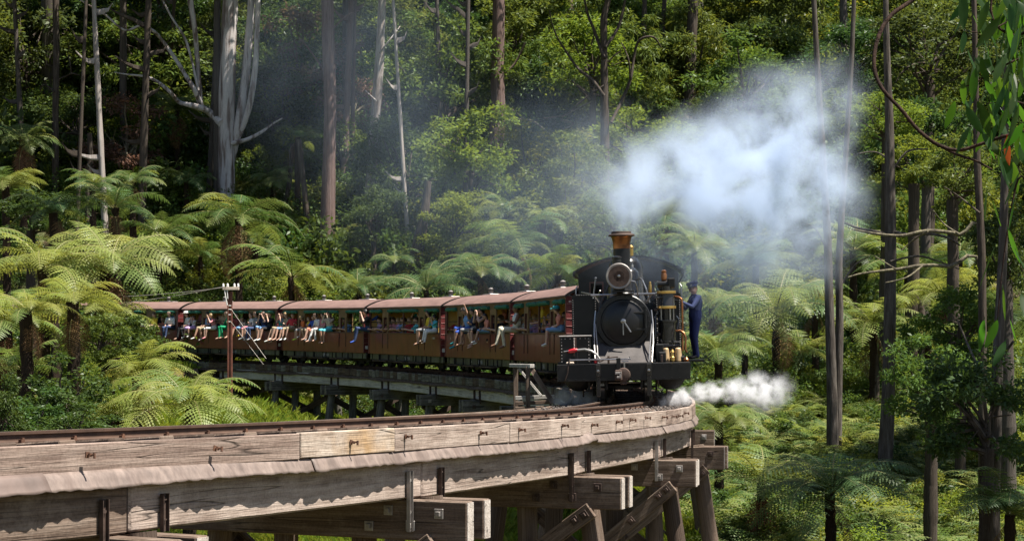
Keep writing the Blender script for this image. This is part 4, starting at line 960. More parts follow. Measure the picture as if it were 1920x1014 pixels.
# carriage 2
rider(1, 838, 'in', 'red', 'maroon', 'photographer in bright red shirt at the rear window of the second carriage', 'photo', hair=0, skin=1)
rider(1, 876, 'sit', 'sky', 'blue', 'waving man in royal blue shorts and sunglasses on the second carriage', 'wave', 'short', 'teal', None, 0, 1, 1.03, 0, 'none', glasses=True)
rider(1, 886, 'sit', 'navy', 'grey', 'rider in navy top and pale shorts squeezed beside the blue shorts', 'rail', 'short', None, None, 0, 1, .98)
rider(1, 900, 'sit', 'black', 'black', 'barefoot woman in black top and shorts on the second carriage sill', 'photo', 'short', None, None, 0, 0, 1.0, -6, 'none', True, glasses=True)
rider(1, 917, 'in', 'orange', 'sky', 'child in orange and blue leaning out beside the woman in black', hair=0, skin=1, size=.85, dy=-.2)
rider(1, 927, 'stand', 'coral', 'black', 'dark haired passenger in orange standing inside the second carriage', hair=0, skin=1, dy=.3)
rider(1, 938, 'in', 'navy', 'black', 'passenger resting forearms on the second carriage sill near its front door', hair=1, skin=0, dy=-.12)
rider(1, 947, 'in', 'black', 'black', 'passenger in black at the front corner window of the second carriage', hair=1, skin=0)
rider(1, 868, 'stand', 'lime', 'khaki', 'standing passenger with raised arm behind the rider in blue shorts', 'up', hair=1, skin=1, dy=.35)
# carriage 3
rider(2, 684, 'sit', 'black', 'denim', 'man in black tee shirt and jeans with blue shoes photographing from the sill', 'photo', 'long', 'blue', None, 0, 0, 1.08)
rider(2, 700, 'stand', 'blue', 'white', 'standing passenger in blue top and white trousers at the rear of the third carriage', 'photo', hair=2, skin=0)
for xp, tp, hr, sk, lb in ((714, 'lilac', 1, 0, 'passenger in lilac at the third carriage door window'), (727, 'black', 1, 0, 'woman in black singlet leaning on the third carriage sill'), (736, 'coral', 0, 1, 'passenger in coral beside the woman in the black singlet'),
   (745, 'pink', 1, 0, 'passenger in pink in the middle window of the third carriage'), (756, 'sky', 2, 0, 'passenger in light blue in the middle window of the third carriage'), (764, 'grey', 0, 1, 'passenger in grey in the middle window of the third carriage'),
   (772, 'red', 2, 0, 'passenger in red at the front end of the third carriage middle window'), (787, 'aqua', 1, 0, 'passenger in aqua at the small door window of the third carriage')):
    rider(2, xp, 'in', tp, 'black', lb, hair=hr, skin=sk, dy=g.uniform(-.1,.25))
rider(2, 760, 'stand', 'beige', 'khaki', 'passenger in a straw hat standing inside the third carriage', hat='khaki', hair=1, skin=0, dy=.5)
rider(2, 802, 'sit', 'yellow', 'grey', 'woman in yellow top with a child on the third carriage sill', 'lap', 'short', None, None, 0, 1, 1.0, 0, 'short', True)
rider(2, 811, 'sit', 'aqua', 'white', 'child in turquoise top beside the woman in yellow', 'photo', 'long', 'beige', None, 0, 1, .78)
# carriage 4
rider(3, 528, 'sit', 'grey', 'khaki', 'rider with raised camera at the rear of the fourth carriage', 'photo', 'short', None, None, 1, 0, 1.0)
rider(3, 537, 'sit', 'khaki', 'sky', 'barefoot rider in olive top and pale shorts on the fourth carriage', 'lap', 'short', None, None, 2, 0, .97, 0, 'short', True)
rider(3, 551, 'in', 'grey', 'black', 'passenger in white hat leaning out of the fourth carriage', 'photo', hat='white', hair=1, skin=0, dy=-.15)
rider(3, 567, 'sit', 'orange', 'grey', 'child in orange top, first of the three children on the sill', 'lap', 'short', 'lime', None, 2, 0, .78)
rider(3, 576, 'sit', 'yellow', 'khaki', 'child in yellow top between the orange and blue children', 'lap', 'short', 'grey', None, 2, 0, .72)
rider(3, 585, 'sit', 'blue', 'khaki', 'child in blue top at the right of the three children', 'rail', 'short', 'grey', None, 1, 0, .8)
rider(3, 602, 'sit', 'pink', 'white', 'woman in pink top and white trousers on the fourth carriage sill', 'lap', 'long', None, None, 1, 0, .95, 0, 'short', True)
rider(3, 615, 'sit', 'beige', 'aqua', 'rider in beige shirt and aqua shorts on the fourth carriage sill', 'photo', 'short', None, None, 0, 1, 1.0, 0, 'long')
rider(3, 628, 'in', 'grey', 'black', 'passenger at the small door window of the fourth carriage', hair=1, skin=0)
rider(3, 648, 'in', 'maroon', 'black', 'passenger in maroon at the front window of the fourth carriage', hair=0, skin=1, dy=.2)
rider(3, 658, 'in', 'sky', 'denim', 'passenger in pale blue shirt at the front window of the fourth carriage', 'sill', hair=2, skin=0, dy=-.05)
rider(3, 560, 'stand', 'coral', 'black', 'standing passenger in coral behind the three children', hair=1, skin=0, dy=.5)
for i_, xs in ((0, (975, 1010, 1040)), (1, (850, 862, 910, 932)), (2, (716, 733, 750, 768, 790, 797)), (3, (533, 545, 572, 594, 608, 636)), (4, (372, 385, 396, 418, 436, 462, 474)), (5, (258, 268, 288, 297, 318))):
    for k_, xp in enumerate(xs):
        tp = g.choice(['white', 'red', 'sky', 'pink', 'coral', 'grey', 'navy', 'lilac', 'yellow', 'teal', 'beige']); NUM = ['first', 'second', 'third', 'fourth', 'fifth', 'sixth']
        rider(i_, xp, 'in' if k_ % 3 else 'stand', tp, 'denim', 'passenger in %s seen inside the %s carriage, number %s from its rear' % (tp, NUM[i_], NUM[k_] if k_ < 6 else 'seven') if k_ % 3 else 'standing passenger in %s inside the %s carriage, number %s from its rear' % (tp, NUM[i_], NUM[k_] if k_ < 6 else 'seven'), hands=g.choice(['sill', 'photo', 'sill']), hair=g.randrange(3), skin=g.randrange(2), dy=g.uniform(-.02,.5), size=g.uniform(.92, 1.05))
# carriage 5
rider(4, 352, 'sit', 'white', 'black', 'rider in white cap and black trousers at the rear of the fifth carriage', 'lap', 'long', None, 'white', 1, 0, 1.0)
rider(4, 360, 'sit', 'white', 'lilac', 'child in lilac skirt beside the rider in the white cap', 'photo', 'short', 'white', None, 1, 0, .8, 0, 'short', True, True)
rider(4, 409, 'stand', 'red', 'black', 'passenger in red standing left of the telegraph pole', 'photo', hair=0, skin=1, dy=.2)
rider(4, 412, 'in', 'navy', 'black', 'passenger in navy seated left of the telegraph pole', 'photo', hair=1, skin=0)
rider(4, 428, 'sit', 'green', 'green', 'rider in bright green trousers behind the telegraph pole', 'rail', 'long', None, None, 1, 0, 1.0)
rider(4, 442, 'sit', 'maroon', 'maroon', 'rider in maroon just right of the telegraph pole', 'rail', 'short', None, None, 0, 1, .95)
rider(4, 452, 'sit', 'beige', 'sky', 'small child in pale blue dress with yellow shoes right of the telegraph pole', 'lap', 'short', 'yellow', None, 2, 0, .68, 0, 'short', True, True)
rider(4, 486, 'in', 'white', 'sky', 'passenger in straw hat and white top at the front window of the fifth carriage', 'photo', hat='khaki', hair=1, skin=0)
rider(4, 494, 'sit', 'navy', 'sky', 'rider in dark top and blue shorts at the front of the fifth carriage', 'photo', 'short', 'navy', None, 1, 0, 1.0)
rider(4, 503, 'sit', 'black', 'black', 'rider in black with white shoes at the front corner of the fifth carriage', 'photo', 'short', 'white', None, 2, 0, 1.0)
rider(4, 470, 'sit', 'white', 'pink', 'rider in white top and pink shorts right of the small child', 'lap', 'short', 'white', None, 1, 0, .92)
rider(4, 479, 'sit', 'grey', 'denim', 'rider in grey top and jeans near the front of the fifth carriage', 'rail', 'long', 'grey', None, 1, 0, 1.0)
rider(4, 388, 'sit', 'sky', 'khaki', 'rider in light blue and khaki in the middle of the fifth carriage', 'lap', 'short', 'white', None, 0, 1, 1.0)
rider(4, 399, 'sit', 'pink', 'white', 'rider in pink and white in the middle of the fifth carriage', 'photo', 'short', 'pink', None, 2, 0, .9)
rider(3, 521, 'sit', 'teal', 'khaki', 'rider in teal top at the rear corner of the fourth carriage', 'lap', 'short', 'white', None, 1, 0, .95)
rider(3, 545, 'sit', 'red', 'khaki', 'rider in red top left of the three children', 'rail', 'short', 'white', None, 1, 0, .95)
rider(3, 593, 'sit', 'white', 'coral', 'rider in white top and coral shorts right of the three children', 'lap', 'short', None, None, 1, 0, .9)
rider(5, 318, 'sit', 'white', 'denim', 'rider in white top and jeans at the front of the sixth carriage', 'lap', 'long', 'grey', None, 1, 0, 1.0)
rider(5, 287, 'sit', 'yellow', 'khaki', 'rider in yellow top on the sixth carriage', 'lap', 'short', 'white', None, 1, 0, .95)
rider(1, 911, 'sit', 'coral', 'sky', 'child in coral top and blue shorts right of the woman in black', 'lap', 'short', 'white', None, 0, 1, .75)
# carriage 6
rider(5, 309, 'in', 'coral', 'black', 'passenger in salmon shirt leaning on the sixth carriage sill', 'sill', hair=2, skin=0)
rider(5, 326, 'stand', 'sky', 'denim', 'man in grey blue shirt photographing from the sixth carriage', 'photo', hair=0, skin=0)
rider(5, 278, 'in', 'white', 'black', 'passenger in white at the middle window of the sixth carriage', hair=1, skin=0)

# the man on the engine's footstep, looking back at the photographer
dj = {}
dj['pel'] = V3((0,0,.95)); dj['chest'] = V3((-.02,0,1.27)); dj['neck'] = V3((.0,0,1.43)); dj['head'] = V3((.035,-.0,1.555)); dj['face'] = V3((.55,.83,.0)).normalized()
for sd_, sg in (('l', 1), ('r', -1)):
    dj['hip'+sd_] = V3((0,.09*sg,.92)); dj['kn'+sd_] = V3((.04,.085*sg,.50)); dj['an'+sd_] = V3((-.01,.08*sg,.08)); dj['ft'+sd_] = V3((.13,.10*sg,.035)); dj['sh'+sd_] = V3((-.02,.19*sg,1.36))
dj['ell'] = V3((.16,.30,1.16)); dj['hal'] = V3((.36,.16,1.28)); dj['elr'] = V3((.12,-.30,1.13)); dj['har'] = V3((.37,-.08,1.27))
dw = LM @ T((-5.22, 1.46, .675)) @ Rz(R(-72)) @ Sc(1.0)
body(dj, dict(world=dw, top='workshirt', bot='overall', shoes='black', leg='long', hat='cap', hair=1, skin=3, label='driver in dark blue overalls and peaked cap standing on the step of the engine cab', sleeve='long', vox=.0095, group=None, build=1.25, driver=True))

bpy.context.view_layer.update(); dg = bpy.context.evaluated_depsgraph_get()
for o, segs, J, sp_ in PEOPLE:
    me = bpy.data.meshes.new_from_object(o.evaluated_get(dg)); me.name = 'person'
    bpy.data.objects.remove(o)
    n = len(me.polygons); cen = np.empty(n*3); me.polygons.foreach_get('center', cen); cen = cen.reshape(-1, 3)
    best = np.full(n, 1e9); mi = np.zeros(n, np.int32)
    for a_, b_, r0, r1, k in segs:
        A, B = np.array(a_), np.array(b_); d_ = B-A; u = np.clip(((cen-A) @ d_)/max(d_ @ d_, 1e-9), 0, 1)
        q = np.linalg.norm(cen-(A+u[:, None]*d_), axis=1)-(r0+(r1-r0)*u)
        s_ = q < best; best[s_] = q[s_]; mi[s_] = k
    me.materials.clear()
    for mt_ in (SKINS[sp_['skin']], PC[sp_['top']], PC[sp_['bot']], PC[sp_['shoes'] or 'black']): me.materials.append(mt_)
    if sp_.get('driver'):                           # bib of the overalls over the shirt
        f_ = (mi == 1) & (cen[:, 2] < 1.30) & (cen[:, 2] > .9) & (np.abs(cen[:, 1]) < .17) & (cen[:, 0] > -.2)
        f_ &= np.array([min((Vector(c_)-segs[1][0]).length, (Vector(c_)-segs[1][1]).length) < .26 for c_ in cen]); mi[f_] = 2
    me.polygons.foreach_set('material_index', mi); me.polygons.foreach_set('use_smooth', np.ones(n, bool))
    m = sp_['world']; po = tag(link('person', me, None, m), sp_['label'], 'person', sp_['group'])
    hd = J['head']; fx = J['face']; up = (J['head']-J['neck']).normalized(); sdv = up.cross(fx).normalized()
    HM = Matrix((fx, sdv, fx.cross(sdv))).transposed().to_4x4(); HM.translation = hd
    long_ = sp_['fem']if 'fem' in sp_ else False
    mb = MB(); vs = []; fs = []; nn, rr = 14, 8
    for j in range(rr+1):
        ph = math.pi/2*(1-j/rr*1.25) if not long_ else math.pi/2*(1-j/rr*1.25)
        for q in range(nn):
            t_ = 2*math.pi*q/nn; front = max(0, math.cos(t_)); pe = ph if ph > .35 else .35+(ph-.35)*(1-front**.5)
            r_ = .108+.004*math.sin(q*5+j*3); zz = r_*1.05*math.sin(pe); rc = r_*math.cos(pe)
            if long_ and j >= rr-2: zz -= (.10 if j == rr else .05)*(1-front)
            vs.append((rc*math.cos(t_)*1.02-.012, rc*math.sin(t_)*.93, zz+.012))
    for j in range(rr):
        for q in range(nn): q2 = (q+1) % nn; fs.append((j*nn+q, (j+1)*nn+q, (j+1)*nn+q2, j*nn+q2))
    mb.add(vs, fs); mb.part('hair', HAIRS[sp_['hair']], po, m @ HM, smooth=80)
    if sp_['hat']:
        mb = MB()
        if sp_['hat'] == 'cap':
            mb.lathe([(.104,.045),(.107,.10),(.13,.125),(.135,.14),(.12,.155),(.02,.16)], 24, M=Ry(R(-6))); hm_ = PC['overall']
            ht = mb.part('cap', hm_, po, m @ HM)
            pk = MB(); vs = []; fs = []
            for q in range(9):
                a_ = -1.0+2.0*q/8; vs += [(.104*math.cos(a_),.104*math.sin(a_),.060),(.165*math.cos(a_*.8)+.0,.125*math.sin(a_),.032),(.104*math.cos(a_),.104*math.sin(a_),.054),(.165*math.cos(a_*.8),.125*math.sin(a_),.026)]
            for q in range(8): b_ = q*4; fs += [(b_,b_+1,b_+5,b_+4),(b_+2,b_+6,b_+7,b_+3),(b_+1,b_+3,b_+7,b_+5)]
            pk.add(vs, fs); pk.part('peak', M['black_gloss'], ht, m @ HM)
            MB().box(.105,.112,-.025,.025,.07,.10,c=.004).part('badge', M['steel'], ht, m @ HM)
            fc = MB()
            for sg in (-1, 1): fc.lathe([(.011,-.004),(.009,.004),(.002,.007)], 10, M=T((.083,.033*sg,.008)) @ AX)
            fc.part('eyes', HAIRS[0], po, m @ HM)
            fb = MB()
            for sg in (-1, 1): fb.box(.084,.096,.016*sg+.0*sg if sg > 0 else -.05,.05 if sg > 0 else -.016,.026,.033,c=.002)
            fb.part('eyebrows', HAIRS[1], po, m @ HM)
            MB().box(.083,.094,-.022,.022,-.062,-.055,c=.002).part('mouth', PC['maroon'], po, m @ HM)
            MB().tube([(.10,-.12,.0),(.13,.0,.0),(.10,.12,0)], .012, 6).mesh('x', PC['overall'])
            for sg in (-1, 1):                       # overall straps
                MB().tube([(.10,.08*sg,1.27),(.09,.10*sg,1.36),(.02,.11*sg,1.435),(-.10,.10*sg,1.36),(-.13,.07*sg,1.2)], .02, 6).part('strap', PC['overall'], po, m)
        else:
            wide = sp_['hat'] in ('khaki', 'white')
            mb.lathe([(.19 if wide else .112,.055),(.19 if wide else .113,.062),(.113,.07),(.108,.12),(.07,.145),(.01,.15)], 18)
            if not wide: mb.box(.08,.19,-.07,.07,.058,.068,c=.003)
            mb.part('hat', PC[sp_['hat']], po, m @ HM)
    if sp_.get('glasses'):
        MB().box(.085,.10,-.075,-.008,-.002,.032,c=.006).box(.085,.10,.008,.075,-.002,.032,c=.006).box(.09,.098,-.01,.01,.018,.026).part('sunglasses', M['black_gloss'], po, m @ HM)

# ------------------------------------------------------------------ telegraph pole with wires
pt, pbx = px(431, 546, 60), px(431, 770, 60); pbx.z = min(pbx.z, gz(pbx.x, pbx.y)-.2)
tp = thing('telegraph_pole', 'rust-red telegraph pole with white insulators standing before the train', 'telegraph pole', T(pbx))
Hh = pt.z-pbx.z
MB().box(-.085,-.03,-.05,.05,0,Hh,c=.006).box(.03,.085,-.05,.05,0,Hh,c=.006).box(-.03,.03,-.02,.02,0,Hh).part('pole', M['pole_rust'], tp, T(pbx))
ca = MB().box(-.25,.32,-.06,.06,-.05,.05,c=.008).part('cross_arm', M['cream'], tp, T(px(431, 541, 59.93)))
ins = MB().lathe([(.012,-.06),(.012,.0),(.04,.0),(.045,.02),(.03,.05),(.04,.06),(.035,.09),(.015,.12)], 12).mesh('insulator', M['ceramic'])
for xo in (-.23, -.08, .16, .29): link('insulator', ins, tp, T(px(431, 541, 59.93)+Vector((xo, 0, .06))))
MB().tube([px(421,543,59.9), px(423,556,59.9), px(426,572,59.9)], .022, 6).tube([px(426,543,59.9), px(427,560,59.9)], .018, 6).part('drop_wire', M['ceramic'], tp, I4)
for (a_, b_, sag) in (((420,537), (-80,582), .25), ((425,538), (-80,556), .2)):
    A_, B_ = px(*a_, 59.9), px(*b_, 52); pts = [A_.lerp(B_, u/16)+Vector((0, 0, -sag*4*(u/16)*(1-u/16))) for u in range(17)]
    MB().tube(pts, .008, 5).part('line_wire', M['wire'], tp, I4)
for (a_, b_) in (((433,579), (499,672)), ((433,603), (494,683))):
    A_, B_ = px(*a_, 59.9), px(*b_, 59.0); MB().tube([A_, B_], .006, 5).part('guy_wire', M['wire'], tp, I4)
for y in (573, 580, 590, 603): MB().tube([px(428.5, y, 59.88), px(433.5, y, 59.88)], .016, 6).part('clamp', M['ceramic'], tp, I4)

# ------------------------------------------------------------------ vegetation kit
def frond_arrays(seed, a0, arch, n=24, m=7, width=.27, rise=0):
    """one fern frond of unit length along +x: stalk and two rows of toothed leaflets"""
    g = random.Random(seed); V = []; Fa = []; mi = []
    K = 28; pts = [Vector((0, 0, 0))]; tan = []
    for i in range(K):
        t_ = i/K; an = a0-arch*t_**1.35; d_ = Vector((math.cos(an), g.uniform(-.01,.01), math.sin(an))); tan.append(d_); pts.append(pts[-1]+d_/K)
    tan.append(tan[-1])
    def at(t_):
        q = min(t_*K, K-1e-4); i = int(q); return pts[i].lerp(pts[i+1], q-i), tan[i]
    for i in range(0, K, 2):                         # stalk, three-sided
        for j in (0, 1):
            p, d_ = pts[min(i+2*j, K)], tan[min(i+2*j, K)]; r_ = .0085*(1-.85*min(i+2*j, K)/K); nn = Vector((-d_.z, 0, d_.x))
            V += [p+Vector((0, r_, 0)), p+nn*r_, p+Vector((0, -r_, 0))]
        b_ = len(V)-6
        for (q, w_) in ((0, 1), (1, 2)): Fa.append((b_+q, b_+w_, b_+3+w_)); Fa.append((b_+q, b_+3+w_, b_+3+q)); mi += [1, 1]
    for i in range(n):
        t_ = .10+.885*i/(n-1); p, d_ = at(t_); nn = Vector((-d_.z, 0, d_.x))
        wl = width*(math.sin(math.pi*min(1, (t_-.02)*.93+.10))**.75)*(1-.25*t_) if t_ < .985 else .02
        wl = max(wl, .012)
        for sg in (-1, 1):
            L = wl*g.uniform(.9, 1.08); sw = g.uniform(.25,.42); dr = g.uniform(-.28,-.08)
            ax = (Vector((0, sg, 0))+d_*sw+nn*dr*.4).normalized()
            tw = (d_-ax*d_.dot(ax)).normalized(); hw = .5*.885/n*1.02
            prev = p
            ppts = []
            for k in range(m+1):
                u = k/m; ppts.append(p+ax*L*u+Vector((0, 0, dr*L*u*u))+tw*.05*L*u*u)
            for k in range(m):
                u = (k+.5)/m; wv = hw*(1-u**2.2)*(1.05 if u > .12 else .8)+.002
                a_, b_ = ppts[k], ppts[k+1]; c_ = len(V)
                mid = a_.lerp(b_, .62)
                V += [a_, b_, mid+tw*wv-nn*.10*wv, mid-tw*wv-nn*.10*wv]
                Fa += [(c_, c_+1, c_+2), (c_, c_+3, c_+1)]; mi += [0, 0]
    return np.array([tuple(v) for v in V]), np.array(Fa), np.array(mi, np.int32)
FR = {}
ARCH = [(1.0,1.85), (.80,1.75), (.58,1.6), (.35,1.45), (.20,1.25), (1.2,1.5)]
for mn in ('frond', 'frond_lit_gold', 'frond_shade_cool', 'frond_dead'):
    for k, (a0, ac) in enumerate(ARCH):
        va, fa, mi_ = frond_arrays(k*13+5, a0 if mn != 'frond_dead' else -.2, ac if mn != 'frond_dead' else 1.3)
        FR[(mn, k)] = arrmesh('frond' if mn != 'frond_dead' else 'dead_frond', va, fa, [M[mn], M['stalk']], False, mi_)
def trunk_unit(seed, n=10, seg=14, jit=.12, taper=.8, twigs=0):
    g = random.Random(seed); mb = MB(); pts = []; rad = []
    for i in range(seg+1):
        u = i/seg; pts.append((math.sin(u*2.2+seed)*.25, math.cos(u*1.7+seed)*.25, u*20)); rad.append((1.25-.35*u*taper)*(1+g.uniform(-.06,.06)))
    pts = [(x-pts[0][0], y-pts[0][1], z/20) for x, y, z in pts]
    mb.tube([(x, y, z*20) for x, y, z in pts], rad, n, jit=jit, rg=g)
    for k in range(twigs):                           # dead side branches
        i = g.randint(5, seg-2); x, y, z = pts[i]; a_ = g.uniform(0, 6.28); L = g.uniform(4, 11); z *= 20
        c_, s_ = math.cos(a_), math.sin(a_); e_ = g.uniform(-.2,.9)/7
        mb.tube([(x, y, z), (x+c_*L*.4, y+s_*L*.4, z+e_*L*.5*.9), (x+c_*L*.7+.5, y+s_*L*.7-.4, z+e_*L*.5+.1), (x+c_*L, y+s_*L, z+e_*L*.5+.5)], [.22,.17,.11,.05], 5, rg=g)
    mb.v = [(x, y, z/20) for x, y, z in mb.v]
    return mb
FT = [trunk_unit(k, 10, 26, .16).mesh('trunk', M['fern_trunk'], 60) for k in range(3)]
def fern(x, y, w_, d, label, mat='frond', nf=None, seed=0, group='tree ferns', dead=0, flat=0, lean=0):
    """tree fern whose crown sits at image (x, y), about w_ pixels across, at depth d"""
    g = random.Random(seed*31+int(x)); top = px(x, y, d); zg = gz(top.x, top.y)
    L = w_*d/F/1.72
    bx, by = top.x+lean, top.y; zg = gz(bx, by)
    if top.z < zg+.25: top.z = zg+.25
    base = Vector((bx, by, zg-.15)); h = top.z-base.z
    t_ = thing('tree_fern', label, 'tree fern', T(base), group)
    r_ = .085+.012*min(h, 6)
    sh = Matrix(((r_, 0, top.x-bx, 0), (0, r_, top.y-by, 0), (0, 0, h, 0), (0, 0, 0, 1)))
    link('trunk', FT[seed % 3], t_, T(base) @ sh)
    nf = nf or g.randint(15, 25); TL = Rx(g.gauss(0,.13)) @ Ry(g.gauss(0,.13)); mix = {'frond': 'frond_shade_cool', 'frond_shade_cool': 'frond', 'frond_lit_gold': 'frond'}.get(mat, mat); a0 = g.uniform(0, 6.28)
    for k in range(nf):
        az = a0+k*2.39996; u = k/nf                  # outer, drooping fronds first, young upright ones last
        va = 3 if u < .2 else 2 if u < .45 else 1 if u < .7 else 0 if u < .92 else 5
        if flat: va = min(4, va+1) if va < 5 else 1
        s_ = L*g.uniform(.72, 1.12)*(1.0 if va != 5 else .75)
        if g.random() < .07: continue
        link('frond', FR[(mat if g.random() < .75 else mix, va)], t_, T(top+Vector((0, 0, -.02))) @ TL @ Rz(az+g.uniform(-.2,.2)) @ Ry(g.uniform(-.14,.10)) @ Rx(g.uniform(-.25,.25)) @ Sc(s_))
    for k in range(dead+g.randint(0, 3)):
        link('dead_frond', FR[('frond_dead', k % 3)], t_, T(top+Vector((0, 0, -.15))) @ Rz(g.uniform(0, 6.28)) @ Ry(g.uniform(.5,.9)) @ Sc(L*g.uniform(.6,.85)))
    return t_

def leaves(n, cen, rad, ll, lw, seed, up=.35, droop=0):
    """n leaf blades (bent quads) spread through ellipsoids at cen with radii rad; arrays of verts and faces"""
    g = np.random.default_rng(seed); k = g.integers(0, len(cen), n)
    d_ = g.normal(size=(n, 3)); d_ /= np.linalg.norm(d_, axis=1)[:, None]
    p = cen[k]+d_*(g.random(n)**.45)[:, None]*rad[k]
    ax = g.normal(size=(n, 3)); ax[:, 2] = ax[:, 2]*.6-droop; ax += d_*.6; ax /= np.linalg.norm(ax, axis=1)[:, None]
    nr = g.normal(size=(n, 3)); nr[:, 2] += up*3; sd_ = np.cross(ax, nr); sd_ /= np.linalg.norm(sd_, axis=1)[:, None]+1e-9
    nr = np.cross(sd_, ax)
    l_ = ll*g.uniform(.6, 1.3, n)[:, None]; w_ = lw*g.uniform(.7, 1.25, n)[:, None]
    V = np.stack([p, p+ax*l_*.45+sd_*w_*.5+nr*l_*.05, p+ax*l_-nr*l_*.08, p+ax*l_*.45-sd_*w_*.5+nr*l_*.05], 1).reshape(-1, 3)
    return V, np.arange(4*n).reshape(-1, 4)
def crown_arrays(seed, ncl, nl, ll, lw, flat=.75, cr=(.16,.30), hollow=.35, up=.35, droop=0):
    """unit crown (radius 1) made of leaf clumps with gaps between them"""
    g = np.random.default_rng(seed); cen = []
    while len(cen) < ncl:
        p = g.uniform(-1, 1, 3)
        if hollow < np.linalg.norm(p) < 1 and p[2] > -.75: cen.append(p*np.array([.86,.86,flat]))
    cen = np.array(cen); r_ = g.uniform(*cr, ncl); rad = np.stack([r_*1.15, r_*1.15, r_*.62], 1)
    V, Fa = leaves(nl, cen, rad, ll, lw, seed+1, up, droop)
    return cen, V, Fa
CROWN = {}; LIMB = {}
for kind, mat, nl, ll, lw, cr, ncl, drp in (('wattle','leaf_wattle',5200,.085,.034,(.13,.27),30,.1), ('dark','leaf_dark',5200,.09,.036,(.15,.30),28,.2), ('mid','leaf_mid',5200,.088,.036,(.14,.28),30,.15),
      ('gloss','leaf_gloss',4200,.105,.05,(.17,.32),26,.1), ('dry','leaf_dry',2600,.10,.028,(.14,.26),22,.5), ('gum','leaf_mid',4200,.11,.028,(.12,.26),26,.7)):
    for v_ in range(3):
        sd_ = sum(map(ord, kind))+v_*17
        cen, V, Fa = crown_arrays(sd_, ncl, nl, ll, lw, .8 if kind != 'gloss' else .9, cr, .3, .35, drp)
        CROWN[(kind, v_)] = arrmesh('crown', V, Fa, M[mat])
        g = random.Random(sd_); mb = MB()
        for c_ in cen[:16]:
            c_ = Vector(c_); a_ = Vector((0, 0, -.75+g.uniform(0,.6))); md_ = a_.lerp(c_, .5)+Vector((g.uniform(-.08,.08), g.uniform(-.08,.08), g.uniform(-.05,.12)))
            mb.tube([a_, a_.lerp(md_, .5)+Vector((g.uniform(-.03,.03), g.uniform(-.03,.03), .02)), md_, md_.lerp(c_, .5)+Vector((g.uniform(-.05,.05), g.uniform(-.05,.05), 0)), c_], [.03,.024,.018,.012,.006], 5)
            mb.tube([md_, md_+Vector((g.uniform(-.3,.3), g.uniform(-.3,.3), g.uniform(-.05,.3)))], [.012,.004], 4)
        LIMB[(kind, v_)] = mb.mesh('branches', M['dark_bark'] if kind != 'dry' else M['lichen_bark'], 60)
TU = {n_: trunk_unit(4, 10, 16, .07).mesh('trunk', M[n_], 60) for n_ in ('dark_bark', 'grey_bark')}
def bushy(name, cat, x, y, w_, h_, d, kind, label, v_=0, group=None, trunk=True, tm='dark_bark'):
    """tree or shrub whose crown is centred at image (x, y), w_ by h_ pixels, at depth d"""
    c_ = px(x, y, d); rx, rz = w_*d/F/2, h_*d/F/2; zg = gz(c_.x, c_.y); g = random.Random(int(x*7+y))
    if c_.z-rz*.8 < zg: c_.z = zg+rz*.8
    base = Vector((c_.x, c_.y, zg-.2)); t_ = thing(name, label, cat, T(base), group)
    if trunk: 
        tr_ = .05+.028*(c_.z-zg)**.8; link('trunk', TU[tm], t_, T(base) @ Rz(g.uniform(0, 6)) @ Sc(tr_, tr_, c_.z-rz*.7-base.z+rz*.2))
    cm = T(c_) @ Rz(g.uniform(0, 6.28)) @ Sc(rx, rx, rz)
    link('branches', LIMB[(kind, v_)], t_, cm); link('crown', CROWN[(kind, v_)], t_, cm)
    return t_

# ------------------------------------------------------------------ the tall trees, limb by limb
def gum(label, d, mat, limbs, crown=None, group=None, name='gum_tree', cat='tree', dead=None):
    """limbs: lists of (x, y, width) in photo pixels at depth d (optional 4th: depth offset); first one is the trunk"""
    x0, y0, w0 = limbs[0][0][:3]; b_ = px(x0, y0, d); zg = gz(b_.x, b_.y); base = Vector((b_.x, b_.y, min(zg, b_.z)-.3))
    t_ = thing(name, label, cat, T(base), group); g = random.Random(int(x0)+int(d))
    for k, lb in enumerate(limbs):
        P_ = []; W_ = []
        L2 = list(lb)
        if k == 0: L2 = [(x0, y0+(b_.z-base.z)*F/d, w0*1.15)]+L2
        for i, q in enumerate(L2):
            P_.append(px(q[0], q[1], d+(q[3] if len(q) > 3 else (0 if k == 0 else g.uniform(-.5,.5))))); W_.append(q[2]*d/F/2)
        # smooth the line
        PP = []; WW = []
        for i in range(len(P_)-1):
            for s_ in range(4):
                u = s_/4; p_ = P_[max(i-1, 0)]; q_ = P_[i]; r_ = P_[i+1]; v_ = P_[min(i+2, len(P_)-1)]
                PP.append(.5*((2*q_)+(r_-p_)*u+(2*p_-5*q_+4*r_-v_)*u*u+(3*q_-p_-3*r_+v_)*u**3)); WW.append(W_[i]+(W_[i+1]-W_[i])*u)
        PP.append(P_[-1]); WW.append(W_[-1])
        mb = MB().tube(PP, WW, 16 if k == 0 else 9, jit=.05, rg=g)
        o = mb.part('trunk' if k == 0 else 'branch', M[mat], t_, T(base).inverted() @ T(base), smooth=70)
    for (x, y, w_, h_, dd, kind, v_) in (crown or []):
        cm = T(px(x, y, d+dd)) @ Rz(g.uniform(0, 6)) @ Sc(w_*d/F/2, w_*d/F/2, h_*d/F/2)
        link('branches', LIMB[(kind, v_)], t_, cm); link('crown', CROWN[(kind, v_)], t_, cm)
    return t_
